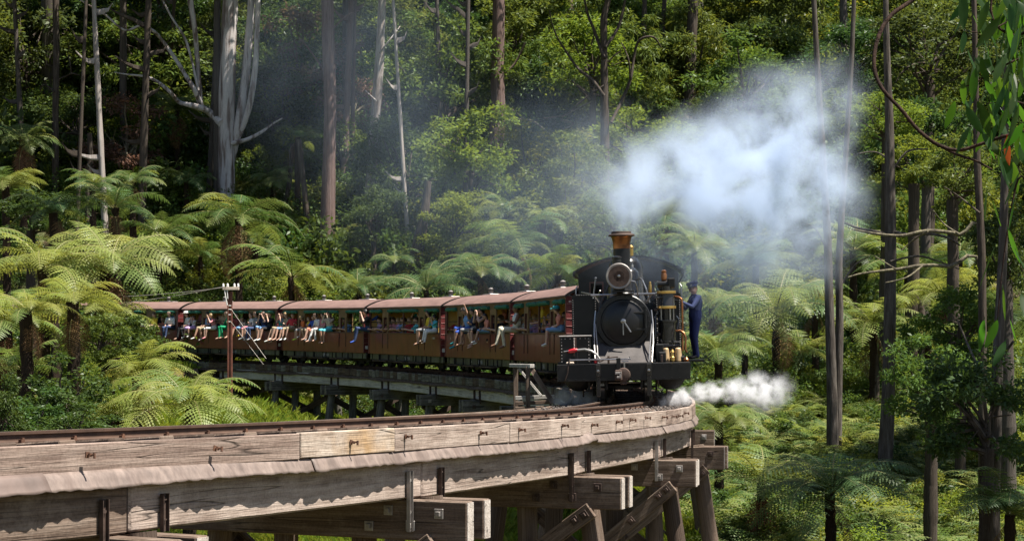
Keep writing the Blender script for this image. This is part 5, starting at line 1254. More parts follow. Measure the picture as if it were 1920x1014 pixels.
gum('huge smooth grey gum with forked trunk rising above the carriages at left', 93, 'gum_bark',
  [[(425,378,33),(424,300,31),(425,200,31),(428,100,30),(432,0,29),(436,-150,24),(440,-420,14)], [(432,310,14),(446,240,17),(460,150,17),(468,60,15),(476,-80,12),(490,-250,7)],
   [(440,275,8),(466,205,12),(479,120,11),(484,0,10),(494,-120,8),(505,-260,5)], [(416,232,16),(394,212,13),(378,203,12),(350,196,9),(335,191,8),(319,173,7),(296,154,6),(272,144,5),(237,140,3),(215,136,2)],
   [(380,204,11),(363,166,9),(347,140,8),(331,114,7.5),(300,71,6.5),(285,57,6),(265,48,5.5),(233,57,4),(197,28,4),(150,0,3),(120,-30,2)], [(378,200,7),(370,110,9),(365,50,10),(357,0,11),(350,-90,9),(345,-200,6)], [(372,170,5),(350,80,5),(320,30,4),(290,-30,3)],
   [(430,270,9),(462,262,8),(490,248,6),(512,232,4),(530,222,2)]],
  [(430,-230,330,240,3,'gum',0), (540,-160,240,180,-4,'gum',1), (300,-190,260,180,-2,'gum',2)])
gum('straight brown stringybark trunk behind the middle carriages', 87, 'string_bark',
  [[(614,482,30),(615,400,27),(617,300,24),(619,200,23),(616,100,24),(614,0,23),(612,-160,20),(610,-400,12)], [(612,140,4),(585,100,3),(560,70,2)], [(618,60,4),(650,30,3),(675,20,2)]],
  [(600,-190,320,220,2,'gum',1), (690,-120,230,150,-2,'gum',0)])
gum('slender pale gum leaning right beside the brown stringybark', 90, 'pale_bark',
  [[(688,466,21),(691,400,20),(697,320,20),(703,240,19),(709,150,18),(714,60,16),(718,-60,13),(720,-300,8)], [(712,100,4),(735,70,3),(750,50,2)], [(706,190,3),(685,170,2)]],
  [(730,-170,260,170,1,'gum',2)])
gum('thin bare dark trunk with broken twigs at far left', 92, 'dark_bark',
  [[(104,225,12),(105,150,12),(106,80,12),(104,0,11),(102,-150,9)], [(104,150,4),(125,143,3),(135,138,3),(150,142,2)], [(102,172,4),(90,163,3),(80,160,3),(75,172,2)], [(104,128,3),(92,122,2),(86,123,2)], [(134,140,3),(131,115,2),(127,100,2),(130,88,2)]],
  [(90,-120,260,160,2,'gum',0)])
gum('brown trunk standing far back above the left tree ferns', 108, 'string_bark', [[(314,130,20),(314,80,21),(313,0,21),(313,-160,16)]], [(313,-150,240,160,0,'gum',2)])
gum('thick brown trunk showing through the foliage left of the chimney', 97, 'string_bark', [[(932,352,29),(930,280,28),(934,200,27),(932,130,25),(935,40,23),(936,-120,18)], [(934,150,5),(965,120,4),(985,80,3)]], [(930,-120,260,160,1,'gum',1)])
gum('dark many-branched wattle above the engine cab', 90, 'dark_bark',
  [[(1134,250,17),(1133,180,15),(1133,110,13),(1132,40,13),(1140,0,11),(1150,-80,8)], [(1132,180,7),(1110,150,6),(1085,130,5),(1060,95,4),(1040,60,3),(1030,20,2)], [(1133,110,7),(1115,60,6),(1100,20,5),(1092,-30,3)], [(1134,90,7),(1160,50,6),(1172,0,5)],
   [(1146,230,5),(1165,190,7),(1182,150,6),(1190,100,5),(1200,75,5),(1225,70,4),(1240,90,2)], [(1182,150,5),(1178,110,3),(1165,80,2)], [(1133,160,4),(1090,190,3),(1060,215,2),(1020,222,2)]],
  [(1120,-60,240,140,0,'wattle',0)])
for k, (x, wd, y0, d, mt_, lb) in enumerate(((1266,16,195,112,'pale_bark','pale grey trunk, leftmost of the trunks at the top of the smoke'), (1292,22,220,104,'dark_bark','dark leaning trunk at the top of the smoke'), (1313,17,205,114,'pale_bark','pale trunk standing between dark ones above the smoke'),
     (1342,15,200,116,'string_bark','brown trunk with a crooked lichen branch above the smoke'), (1398,9,190,122,'string_bark','thin brown trunk in the dark wood above the smoke, first'), (1452,10,180,120,'dark_bark','thin dark trunk in the middle of the wood above the smoke'),
     (1497,9,185,118,'string_bark','thin brown trunk right of the middle in the wood above the smoke'), (1540,12,190,112,'dark_bark','dark trunk near the right edge of the smoke'), (1583,15,200,104,'grey_bark','grey trunk directly above the right end of the smoke'))):
    lim = [[(x,y0,wd*1.1),(x+2,y0-80,wd),(x+(6 if k == 1 else -2),y0-180,wd*.92),(x+(14 if k == 1 else -3),y0-330,wd*.7)], [(x,y0-70,wd*.25),(x+18,y0-100,wd*.2),(x+26,y0-135,wd*.12)]]
    if k == 3: lim.append([(1345,160,5),(1362,128,6),(1385,124,6),(1410,133,5),(1425,128,4),(1450,112,2)])
    gum(lb, d, mt_, lim, [(x, -130, 170, 120, 0, 'gum', k % 3)])
gum('twin dark grey trunks right of the driver, left stem', 53, 'grey_bark', [[(1561,842,23),(1560,740,20),(1557,640,18),(1554,540,16),(1552,460,15),(1548,380,14),(1540,250,12),(1530,80,10),(1520,-120,8)], [(1551,470,4),(1530,430,3),(1512,420,2)]])
gum('twin dark grey trunks right of the driver, right stem', 53.4, 'grey_bark', [[(1569,838,19),(1571,720,17),(1574,600,15),(1573,500,13),(1577,420,12),(1585,300,10),(1596,120,9),(1606,-120,7)], [(1574,540,4),(1600,500,3),(1630,480,2)]])
gum('tall straight grey trunk standing alone on the right slope', 49, 'grey_bark',
  [[(1659,885,30),(1664,780,26),(1667,680,24),(1669,560,22),(1670,440,21),(1668,330,19),(1667,220,16),(1662,80,12),(1660,-80,8)],
   [(1668,440,6),(1640,434,6),(1610,428,5),(1585,418,3)], [(1668,432,6),(1700,440,7),(1740,438,6),(1775,445,5),(1800,460,3)], [(1670,490,4),(1720,480,4),(1760,490,3),(1800,505,2)], [(1668,300,4),(1640,285,3),(1600,290,2)], [(1668,330,4),(1700,285,4),(1740,280,3)]])
gum('dark slim trunk under the hanging gum leaves at right', 44, 'dark_bark', [[(1842,560,15),(1838,420,14),(1832,300,13),(1830,180,11),(1826,0,9)], [(1838,400,4),(1800,370,3),(1770,350,2)]])
gum('stout shaded trunk in the lower right corner', 36, 'grey_bark', [[(1862,1010,26),(1864,900,25),(1866,800,23),(1872,650,20),(1880,480,17),(1884,300,14),(1886,100,10)], [(1866,740,8),(1840,700,6),(1812,640,4),(1795,600,3)], [(1870,680,6),(1900,640,5)]])
gum('leaning dark fern-ringed stump trunk above the third carriage', 84, 'dark_bark', [[(779,492,28),(784,460,24),(792,420,20),(798,385,16),(803,340,12)]])
for k, (xa, ya, xb, yb, w_, d, lb) in enumerate(((578,472,560,262,12,88,'thin dark leaning stem between the grey gum and the stringybark, right one'), (534,390,548,270,10,92,'thin dark leaning stem between the grey gum and the stringybark, left one'), (166,330,168,250,11,90,'short dark stem under the far left tree ferns'),
      (1727,690,1722,560,24,66,'dark shaded trunk behind the lone grey trunk'), (1640,745,1635,610,17,60,'dark stem of a tall fern right of the twin trunks'))):
    gum(lb, d, 'dark_bark', [[(xa,ya,w_),(xa*.6+xb*.4+3,ya*.6+yb*.4,w_*.9),(xb,yb,w_*.8)]], name='bare_stem')
# lichen-covered dead boughs
for k, (lb, d, lm) in enumerate((('crooked lichen-covered bough left of the smoke plume', 96, [[(1045,275,3),(1010,235,4),(985,225,5),(950,228,6),(934,240,7)], [(1040,250,3),(1075,232,5),(1052,222,4),(1110,190,3)], [(985,225,3),(960,205,2)]]),
      ('forked dead bough below the thick brown trunk', 96, [[(1010,352,3),(965,356,5),(940,345,5),(930,330,5)], [(965,356,3),(985,362,2)]]),
      ('bare twisted bough reaching left from the right forest', 44.3, [[(1842,520,7),(1780,500,7),(1730,498,7),(1680,505,6),(1620,512,4),(1590,520,3)], [(1730,498,4),(1700,520,3),(1660,530,2)], [(1680,505,3),(1640,480,2)]]),
      ('long bare bough below the curved brown branch', 45, [[(1840,462,7),(1800,440,7),(1740,433,7),(1690,442,6),(1640,438,5),(1600,430,3)], [(1740,433,4),(1710,452,3),(1690,470,2)], [(1800,440,4),(1770,420,3),(1750,395,2)]]))):
    gum(lb, d, 'lichen_bark', lm, name='dead_bough', cat='branch')

# ------------------------------------------------------------------ tree ferns
FG = ((84,506,290,46,'frond_lit_gold','sunlit golden tree fern at the far left edge, above the shrubs'), (205,502,310,47,'frond_lit_gold','tall sunlit tree fern left of the telegraph wires'), (300,490,230,86,'frond_shade_cool','shaded tree fern just right of the tall sunlit one'),
  (205,598,200,46,'frond_lit_gold','sunlit tree fern arching over the rear carriages'), (262,702,240,44,'frond_lit_gold','bright tree fern in the gully below the sixth carriage'), (355,764,330,41,'frond_lit_gold','wide bright fern just above the near rails at left'),
  (225,775,240,42,'frond_lit_gold','bright fern beside the glossy shrub above the near rails'), (8,610,270,44,'frond_lit_gold','tree fern cut by the left edge at carriage height'), (40,690,200,43,'frond','green fern low at the left edge'), (140,566,250,41.5,'frond_lit_gold','bright fern leaning out over the leafy shrub at left'), (55,585,220,41,'frond_lit_gold','bright fern low at the left, in front of the golden one'))
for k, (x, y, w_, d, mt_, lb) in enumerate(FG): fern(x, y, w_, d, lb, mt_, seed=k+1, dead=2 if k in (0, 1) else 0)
MG = ((105,388,320,63,'frond_shade_cool','broad shaded tree fern left of the grey gum'), (215,378,260,66,'frond','lit tree fern crown left of the grey gum, second from it'), (448,398,270,80,'frond_shade_cool','umbrella-shaped tree fern below the grey gum'), (45,252,230,88,'frond','tree fern high at the left edge'),
  (332,196,190,96,'frond','sunlit tree fern behind the curving limb of the grey gum'), (175,335,210,80,'frond_shade_cool','dark tree fern under the far left trunk'), (15,340,200,72,'frond','tree fern at the left edge above the golden ones'), (557,246,130,91,'frond_shade_cool','half withered tree fern between the gum trunks'),
  (350,330,170,90,'frond','small lit tree fern left of the foot of the grey gum'), (300,430,230,84,'frond_shade_cool','deeply shaded tree fern above the sixth carriage'), (375,470,200,84,'frond_shade_cool','shaded tree fern above the telegraph pole'), (250,330,170,84,'frond_shade_cool','shaded tree fern left of the grey gum trunk'),
  (548,508,290,78,'frond','tree fern with level fronds above the fourth carriage'), (672,528,220,79,'frond_shade_cool','tree fern above the coupling of the third and fourth carriages'), (800,532,270,76,'frond','wide tree fern above the third carriage roof'), (822,432,160,88,'frond','small pale tree fern above the leaning stump'),
  (900,500,230,73,'frond','tree fern above the second carriage'), (968,452,250,78,'frond','pale tree fern left of the engine, half in smoke'), (948,388,210,84,'frond','tree fern below the thick brown trunk'), (1045,505,220,66,'frond','tree fern directly left of the engine cab'), (740,480,190,84,'frond_shade_cool','shaded tree fern right of the pale leaning gum'),
  (1020,400,200,80,'frond','smoky tree fern left of the chimney'), (640,440,150,88,'frond_shade_cool','dim tree fern at the foot of the pale gum'), (480,440,170,84,'frond','lit tree fern right of the umbrella-shaped one'), (510,330,150,92,'frond','lit tree fern between the grey gum and thin stems'))
for k, (x, y, w_, d, mt_, lb) in enumerate(MG): fern(x, y+12, w_*(.62+.36*((k*7) % 5)/5), d, lb, 'frond_shade_cool' if mt_ == 'frond' and k % 3 else mt_, seed=k+20, dead=7 if k == 7 else 1 if k % 4 == 0 else 0, nf=9 if k == 7 else None, flat=1 if k in (2, 12) else 0)  # many plain ferns take the darker fronds, shade put in by colour
RG = ((1338,578,210,66,'frond','pale tree fern behind the driver'), (1345,660,200,54,'frond','tree fern under the driver, right of the buffer beam'), (1455,585,290,60,'frond','large tree fern left of the twin trunks'), (1530,575,200,66,'frond','tree fern crossing behind the twin trunks'), (1636,608,230,60,'frond_lit_gold','sunlit tree fern between the twin trunks and lone trunk'),
  (1600,470,230,75,'frond','tree fern below the right end of the smoke'), (1705,515,230,70,'frond','tree fern right of the lone grey trunk'), (1770,560,220,64,'frond_lit_gold','sunlit tree fern above the dark right shrubs'), (1428,905,290,38,'frond','tree fern right of the bridge posts at the bottom'), (1560,925,320,36,'frond_shade_cool','dark spreading tree fern in the bottom middle right'),
  (1890,965,280,34,'frond_shade_cool','tree fern in the lower right corner'), (1348,792,190,44,'frond','low fern beside the ends of the bridge caps'), (1420,500,210,74,'frond','tree fern veiled by smoke right of the cab'), (1300,470,190,76,'frond','tree fern veiled by smoke above the cab roof'), (1740,640,190,58,'frond','tree fern behind the lone trunk at rail height'),
  (1800,480,200,68,'frond_shade_cool','shaded tree fern behind the bare boughs'), (1500,660,170,62,'frond','small tree fern left of the twin trunks at rail height'), (1880,600,220,52,'frond_shade_cool','shaded tree fern at the right edge'), (1250,420,180,82,'frond','tree fern lost in the smoke behind the dome'), (1395,640,150,62,'frond','small tree fern right of the driver'), (1660,370,170,86,'frond_shade_cool','dim tree fern behind the lone trunk, upper'))
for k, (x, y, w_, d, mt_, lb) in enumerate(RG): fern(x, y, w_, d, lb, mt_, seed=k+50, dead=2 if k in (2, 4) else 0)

# ------------------------------------------------------------------ middle-storey trees and shrubs
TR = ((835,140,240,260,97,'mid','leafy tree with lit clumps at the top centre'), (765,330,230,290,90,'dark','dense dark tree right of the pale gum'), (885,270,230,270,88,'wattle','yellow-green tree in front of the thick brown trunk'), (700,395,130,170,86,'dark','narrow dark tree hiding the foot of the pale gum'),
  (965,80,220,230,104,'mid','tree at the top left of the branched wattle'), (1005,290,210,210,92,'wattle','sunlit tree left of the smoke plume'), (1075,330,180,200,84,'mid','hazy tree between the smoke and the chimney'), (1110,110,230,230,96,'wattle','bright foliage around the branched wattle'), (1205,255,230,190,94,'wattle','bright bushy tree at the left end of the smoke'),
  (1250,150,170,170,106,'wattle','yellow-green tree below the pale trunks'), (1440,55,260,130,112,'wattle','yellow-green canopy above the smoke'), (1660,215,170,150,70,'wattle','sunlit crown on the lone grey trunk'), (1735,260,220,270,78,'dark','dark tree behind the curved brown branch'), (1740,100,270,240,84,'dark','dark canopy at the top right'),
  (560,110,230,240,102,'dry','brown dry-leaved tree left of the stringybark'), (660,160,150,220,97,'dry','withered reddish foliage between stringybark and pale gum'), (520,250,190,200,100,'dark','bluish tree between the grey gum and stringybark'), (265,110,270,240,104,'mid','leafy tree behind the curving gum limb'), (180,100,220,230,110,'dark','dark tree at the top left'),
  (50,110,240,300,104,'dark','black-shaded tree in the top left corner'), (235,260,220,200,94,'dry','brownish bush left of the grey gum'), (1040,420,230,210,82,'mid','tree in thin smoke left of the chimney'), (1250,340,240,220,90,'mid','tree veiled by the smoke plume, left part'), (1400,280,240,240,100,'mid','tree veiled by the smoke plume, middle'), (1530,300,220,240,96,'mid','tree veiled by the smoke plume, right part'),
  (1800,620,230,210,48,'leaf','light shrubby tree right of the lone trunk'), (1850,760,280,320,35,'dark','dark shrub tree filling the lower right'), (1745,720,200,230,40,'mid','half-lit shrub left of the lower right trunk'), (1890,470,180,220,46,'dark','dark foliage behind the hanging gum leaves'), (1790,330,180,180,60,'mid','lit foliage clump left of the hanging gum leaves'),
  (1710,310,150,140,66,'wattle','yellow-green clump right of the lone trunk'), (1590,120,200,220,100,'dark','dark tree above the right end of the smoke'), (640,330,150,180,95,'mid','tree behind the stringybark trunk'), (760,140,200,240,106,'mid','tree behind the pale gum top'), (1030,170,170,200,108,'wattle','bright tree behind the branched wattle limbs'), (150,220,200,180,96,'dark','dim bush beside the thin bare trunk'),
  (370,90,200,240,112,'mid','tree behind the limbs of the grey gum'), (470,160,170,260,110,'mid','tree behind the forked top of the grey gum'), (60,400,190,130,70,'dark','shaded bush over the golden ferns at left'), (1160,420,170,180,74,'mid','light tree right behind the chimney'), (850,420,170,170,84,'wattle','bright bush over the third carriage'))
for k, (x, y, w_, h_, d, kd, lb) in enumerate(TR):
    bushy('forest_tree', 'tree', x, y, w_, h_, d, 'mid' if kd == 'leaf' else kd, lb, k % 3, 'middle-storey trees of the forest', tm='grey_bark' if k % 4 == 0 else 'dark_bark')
SH = ((120,745,190,180,40,'gloss','dark glossy shrub in the left foreground'), (185,640,150,130,43,'mid','bright leafy shrub among the left tree ferns'), (0,770,110,170,36,'gloss','shrub at the left edge above the near rails'), (70,790,180,140,38,'gloss','low dark shrub at the left above the near rails'), (250,650,140,140,45,'gloss','shrub between the left ferns and the bridge end'),
   (1370,740,120,90,50,'mid','yellow-green shrub behind the bridge cap ends'), (150,800,160,100,37,'gloss','leafy shrub low against the near rails'))
for k, (x, y, w_, h_, d, kd, lb) in enumerate(SH): bushy('shrub', 'shrub', x, y, w_, h_, d, kd, lb, k % 3, 'shrubs in the gully', trunk=False)

# ------------------------------------------------------------------ trees added for shade: their unseen crowns darken the corners and slope
for k, (x, y, z, r_, h_, lb) in enumerate(((-28,104,38,6.5,5,'tall tree added to shade the top left corner'), (-22,97,29,5,3.6,'dark trunk of a tree added to shade the upper left, leftmost'), (-16,93,26.5,4.6,3.4,'dark trunk of a tree added to shade the upper left, second from the left'), (-9.5,98,28.5,4.8,3.4,'dark trunk of a tree added to shade the upper left, third from the left'), (-13,112,33,5.2,3.6,'distant dark trunk of a tree added to shade the upper left'), (-27,88,26,4.6,3.4,'unseen tree added left of the frame, shading the upper left'), (-35,92,30,6,5,'tall unseen tree added for shade left of the frame beyond the far left trunk'), (18.5,47,15.5,4.5,3.5,'leafy unseen tree added for shade right of the frame level with the lone grey trunk'), (13.8,33,11.5,3.6,2.8,'leafy unseen tree added for shade right of the frame nearest the camera'), (38,86,24,7,5.5,'tall unseen tree added for shade right of the frame far up the slope'))):
    zg = gz(x, y); b_ = Vector((x, y, zg-.3)); t_ = thing('canopy_tree', lb, 'tree', T(b_), 'tall trees added for shade')
    link('trunk', TU['grey_bark'], t_, T(b_) @ Sc(.45 if abs(x) > 24 or x > 0 else .17,.45 if abs(x) > 24 or x > 0 else .17,z-zg)); cm = T((x, y, z)) @ Rz(k) @ Sc(r_, r_, h_)
    link('branches', LIMB[('gum', k % 3)], t_, cm); link('crown', CROWN[('mid', k % 3)], t_, cm)

# ------------------------------------------------------------------ slim gums all over the hillside, unseen crowns added above the frame for shade
g = random.Random(101)
SLIM = {'pale_bark': 'pale', 'dark_bark': 'dark', 'string_bark': 'brown stringy', 'grey_bark': 'grey-brown'}
ONES = 'first second third fourth fifth sixth seventh eighth ninth tenth eleventh twelfth thirteenth fourteenth fifteenth sixteenth seventeenth eighteenth nineteenth'.split()
ORD = ONES+['twentieth']+['twenty-'+q for q in ONES[:9]]+['thirtieth']+['thirty-'+q for q in ONES[:9]]+['fortieth']
TU2 = {n_: [trunk_unit(q+3, 10, 22, .06, 1.6, 7).mesh('trunk', M[n_], 60) for q in range(2)] for n_ in SLIM}
where = []
while len(where) < 26:
    xp = g.uniform(-20, 1900) if g.random() < .5 else g.uniform(-20, 900)
    if any(abs(xp-q) < 24 for q in (105, 425, 470, 615, 700, 930, 1133, 1266, 1310)) or any(abs(xp-q) < 9 for q in where): continue
    if xp > 1420: continue
    where.append(xp)
for cnt, xp in enumerate(sorted(where)):
    d = g.uniform(86, 120); x = (xp-CX)*d/F; zg = gz(x, d); r_ = g.uniform(3.2, 5.2) if xp < 700 else g.uniform(2.4, 4.2); topz = max(CZ+HY*d/F+r_*.8, zg+15)+g.uniform(0, 4)
    n_ = 'pale_bark' if cnt % 12 == 4 else g.choice(['dark_bark', 'dark_bark', 'string_bark', 'grey_bark']); b_ = Vector((x, d, zg-.3)); tr_ = g.uniform(.09,.19)
    t_ = thing('slim_gum', 'slim %s trunk in the hillside forest, %s of the slim trunks from the left' % (SLIM[n_], ORD[cnt]), 'tree', T(b_), 'slim trunks of the hillside forest')
    ln = g.uniform(-2.0, 2.0); hh_ = topz-zg
    link('trunk', TU2[n_][cnt % 2], t_, T(b_) @ Matrix(((tr_, 0, ln, 0), (0, tr_, g.uniform(-.8,.8), 0), (0, 0, hh_, 0), (0, 0, 0, 1))))
    cm = T((x+ln, d, topz)) @ Rz(g.uniform(0, 6)) @ Sc(r_, r_, r_*.75); v_ = cnt % 3
    link('branches', LIMB[('gum', v_)], t_, cm); link('crown', CROWN[('gum', v_)], t_, cm)
# unseen spreading tree added left of the frame so its limb shades the ferns
b_ = Vector((-22, 60, gz(-22, 60)-.3)); t_ = thing('spreading_gum', 'unseen spreading gum added left of the frame to shade the left ferns', 'tree', T(b_))
MB().tube([b_, b_+Vector((.3, 0, 6)), b_+Vector((.9, .2, 12)), b_+Vector((2, .3, 17))], [.5,.42,.36,.25], 12, jit=.05).part('trunk', M['grey_bark'], t_, I4, smooth=70)
MB().tube([(-21.3,60.2,10), (-18.5,60.4,14.2), (-14.5,61,16.2), (-9.5,62,17)], [.26,.2,.14,.07], 9, jit=.05).part('limb', M['grey_bark'], t_, I4, smooth=70)
for k, (x, y, z, r_) in enumerate(((-19.5,60,19,3.8), (-15,61,17.6,3.4), (-11,62,17.8,3.2))):
    cm = T((x, y, z)) @ Rz(k*2) @ Sc(r_, r_, r_*.7); link('branches', LIMB[('gum', k)], t_, cm); link('crown', CROWN[('gum', k)], t_, cm)

# ------------------------------------------------------------------ undergrowth nobody could count
def scatter(name, label, cat, pts, rot, scl, idx, variants):
    cl = bpy.data.collections.new(name+'_kinds')
    for k, me in enumerate(variants):
        cl.objects.link(bpy.data.objects.new('%s_%02d' % (name, k), me))
    me = bpy.data.meshes.new(name); me.vertices.add(len(pts)); me.vertices.foreach_set('co', np.asarray(pts, np.float32).ravel())
    a_ = me.attributes.new('rot', 'FLOAT_VECTOR', 'POINT'); a_.data.foreach_set('vector', np.asarray(rot, np.float32).ravel())
    a_ = me.attributes.new('scl', 'FLOAT_VECTOR', 'POINT'); a_.data.foreach_set('vector', np.asarray(scl, np.float32).ravel())
    a_ = me.attributes.new('idx', 'INT', 'POINT'); a_.data.foreach_set('value', np.asarray(idx, np.int32))
    o = link(name, me); tag(o, label, cat, None, 'stuff')
    ng = bpy.data.node_groups.new(name, 'GeometryNodeTree'); ng.interface.new_socket('Geometry', in_out='INPUT', socket_type='NodeSocketGeometry'); ng.interface.new_socket('Geometry', in_out='OUTPUT', socket_type='NodeSocketGeometry')
    gi, go = ng.nodes.new('NodeGroupInput'), ng.nodes.new('NodeGroupOutput')
    ci = ng.nodes.new('GeometryNodeCollectionInfo'); ci.inputs['Collection'].default_value = cl; ci.inputs['Separate Children'].default_value = True; ci.inputs['Reset Children'].default_value = True
    ip = ng.nodes.new('GeometryNodeInstanceOnPoints'); ip.inputs['Pick Instance'].default_value = True
    def na(n_, ty):
        q = ng.nodes.new('GeometryNodeInputNamedAttribute'); q.data_type = ty; q.inputs['Name'].default_value = n_; return q.outputs['Attribute']
    er = ng.nodes.new('FunctionNodeEulerToRotation'); ng.links.new(na('rot', 'FLOAT_VECTOR'), er.inputs[0])
    ng.links.new(gi.outputs[0], ip.inputs['Points']); ng.links.new(ci.outputs[0], ip.inputs['Instance']); ng.links.new(na('idx', 'INT'), ip.inputs['Instance Index'])
    ng.links.new(er.outputs[0], ip.inputs['Rotation']); ng.links.new(na('scl', 'FLOAT_VECTOR'), ip.inputs['Scale']); ng.links.new(ip.outputs[0], go.inputs[0])
    o.modifiers.new('scatter', 'NODES').node_group = ng
    return o
def clump_mesh(name, seed, mat, nl, ll, lw, ncl=9, flat=.8):
    g = np.random.default_rng(seed); cen = g.normal(size=(ncl, 3))*np.array([.5,.5,.26])+np.array([0,0,.55]); rad = np.repeat(g.uniform(.26,.48, ncl)[:, None], 3, 1)*np.array([1,1,.75])
    V, Fa = leaves(nl, cen, rad, ll, lw, seed+1, .45)
    return arrmesh(name, V, Fa, M[mat])
def fernclump(name, seed, mat):
    g = random.Random(seed); Vs = []; Fs = []; Ms = []; n0 = 0
    for k in range(9):
        va, fa, mi_ = frond_arrays(seed+k, g.uniform(.5,1.1), g.uniform(1.2,1.7), 14, 3, .26)
        m_ = np.array(Rz(k*2.4+g.uniform(-.3,.3)) @ Sc(g.uniform(.75,1.1)))[:3, :3]
        Vs.append(va @ m_.T); Fs.append(fa+n0); Ms.append(mi_); n0 += len(va)
    return arrmesh(name, np.concatenate(Vs), np.concatenate(Fs), [M[mat], M['stalk']], False, np.concatenate(Ms))
def grass_mesh(name, seed):
    g = np.random.default_rng(seed); n = 140; p = np.c_[g.normal(size=(n, 2))*.32, np.zeros(n)]; a_ = g.uniform(0, 6.28, n); h_ = g.uniform(.18,.5, n); ln = g.uniform(.05,.3, n)
    d_ = np.c_[np.cos(a_), np.sin(a_), np.zeros(n)]; s_ = np.c_[-np.sin(a_), np.cos(a_), np.zeros(n)]*.012
    V = np.stack([p-s_, p+s_, p+s_*.6+d_*ln[:, None]*.5+np.c_[np.zeros((n, 2)), h_*.7], p+d_*ln[:, None]*1.4+np.c_[np.zeros((n, 2)), h_]], 1).reshape(-1, 3)
    return arrmesh(name, V, np.arange(4*n).reshape(-1, 4), M['grass_blade'])
SHV = [clump_mesh('bush', 1, 'leaf_mid', 1100, .13, .06), clump_mesh('bush', 5, 'leaf_dark', 1100, .13, .06), clump_mesh('bush', 9, 'leaf_wattle', 1100, .12, .055), clump_mesh('bush', 13, 'leaf_gloss', 1000, .15, .075), clump_mesh('bush', 17, 'leaf_mid', 1300, .10, .05, 12), clump_mesh('bush', 21, 'grass_blade', 1200, .11, .05, 12)]
FEV = [fernclump('fern', 3, 'frond'), fernclump('fern', 40, 'frond_shade_cool'), fernclump('fern', 80, 'frond'), fernclump('fern', 120, 'frond_lit_gold')]
def field(n, x0, x1, y0, y1, seed, keep=None, clear=2.3):
    g = np.random.default_rng(seed); x = g.uniform(x0, x1, n); y = g.uniform(y0, y1, n)
    x = x*np.clip(y/70, .5, 2)
    d = np.sqrt(np.min((x[:, None]-_tx)**2+(y[:, None]-_ty)**2, 1)); k = d > clear
    if keep is not None: k &= keep(x, y)
    x, y = x[k], y[k]; return np.c_[x, y, tz(x, y)-.08], g
def outside(x, y):                                   # keep the grassy bay inside the curve clear
    d, q = lateral(x, y); return (d > 0) | (q < -2) | (x < -.23*y)
pts, g = field(4000, -26, 26, 60, 135, 31, lambda x, y: (np.abs(x) < y*.36) & outside(x, y))
n = len(pts); sc_ = np.exp(g.normal(.05,.42, n))*np.clip(pts[:, 1]/85, .8, 1.25)
scatter('hillside_shrubs', 'dense leafy shrub layer covering the hillside behind the train', 'undergrowth', pts, np.c_[g.normal(0,.12,(n, 2)), g.uniform(0, 6.28, n)], np.c_[sc_, sc_, sc_*g.uniform(.7, 1.3, n)], g.integers(0, 5, n), SHV)
pts, g = field(4200, -26, 26, 36, 120, 37, lambda x, y: (np.abs(x) < y*.36) & outside(x, y))
n = len(pts); sc_ = g.uniform(.7, 1.4, n)
scatter('ground_ferns', 'bracken and low ferns covering the gully and lower slope', 'ground fern', pts, np.c_[g.normal(0,.15,(n, 2)), g.uniform(0, 6.28, n)], np.c_[sc_, sc_, sc_], g.integers(0, 4, n), FEV)
pts, g = field(360, -18, 26, 36, 60, 41, lambda x, y: (np.abs(x) < y*.36) & outside(x, y))
n = len(pts); sc_ = g.uniform(.45, 1.0, n)
scatter('gully_bushes', 'small leafy bushes in the gully below the bridge', 'undergrowth', pts, np.c_[g.normal(0,.12,(n, 2)), g.uniform(0, 6.28, n)], np.c_[sc_, sc_, sc_*.9], g.integers(0, 6, n), SHV)
pts, g = field(2600, 4, 24, 36, 68, 53, lambda x, y: (np.abs(x) < y*.36) & outside(x, y))
n = len(pts); sc_ = g.uniform(.7, 1.5, n)
scatter('slope_ferns', 'thick carpet of feathery ferns on the slope right of the bridge', 'ground fern', pts, np.c_[g.normal(0,.18,(n, 2)), g.uniform(0, 6.28, n)], np.c_[sc_, sc_, sc_*g.uniform(.6, 1, n)], g.integers(0, 4, n), FEV)
pts, g = field(14000, -18, 8, 34, 78, 43, lambda x, y: (x > -.23*y) & (lateral(x, y)[0] < 3), .6)
n = len(pts); sc_ = g.uniform(.45, .95, n)
scatter('gully_grass', 'bright sunlit grass in the gully below the far bridge', 'grass', pts, np.c_[g.normal(0,.1,(n, 2)), g.uniform(0, 6.28, n)], np.c_[sc_, sc_, sc_], np.zeros(n), [grass_mesh('grass', 5)])
pts, g = field(520, -34, 34, 100, 165, 47, lambda x, y: np.abs(x) < y*.36)
n = len(pts); sc_ = g.uniform(2.0, 3.6, n); pts[:, 2] += sc_*g.uniform(.7, 1.6, n)
scatter('far_forest', 'far forest foliage closing off the hillside behind the trunks', 'forest', pts, np.c_[np.zeros((n, 2)), g.uniform(0, 6.28, n)], np.c_[sc_, sc_, sc_*g.uniform(.8, 1.4, n)], g.integers(0, 6, n), [CROWN[k] for k in (('dark',0),('gum',0),('dark',1),('mid',1),('gum',2),('dark',2))])

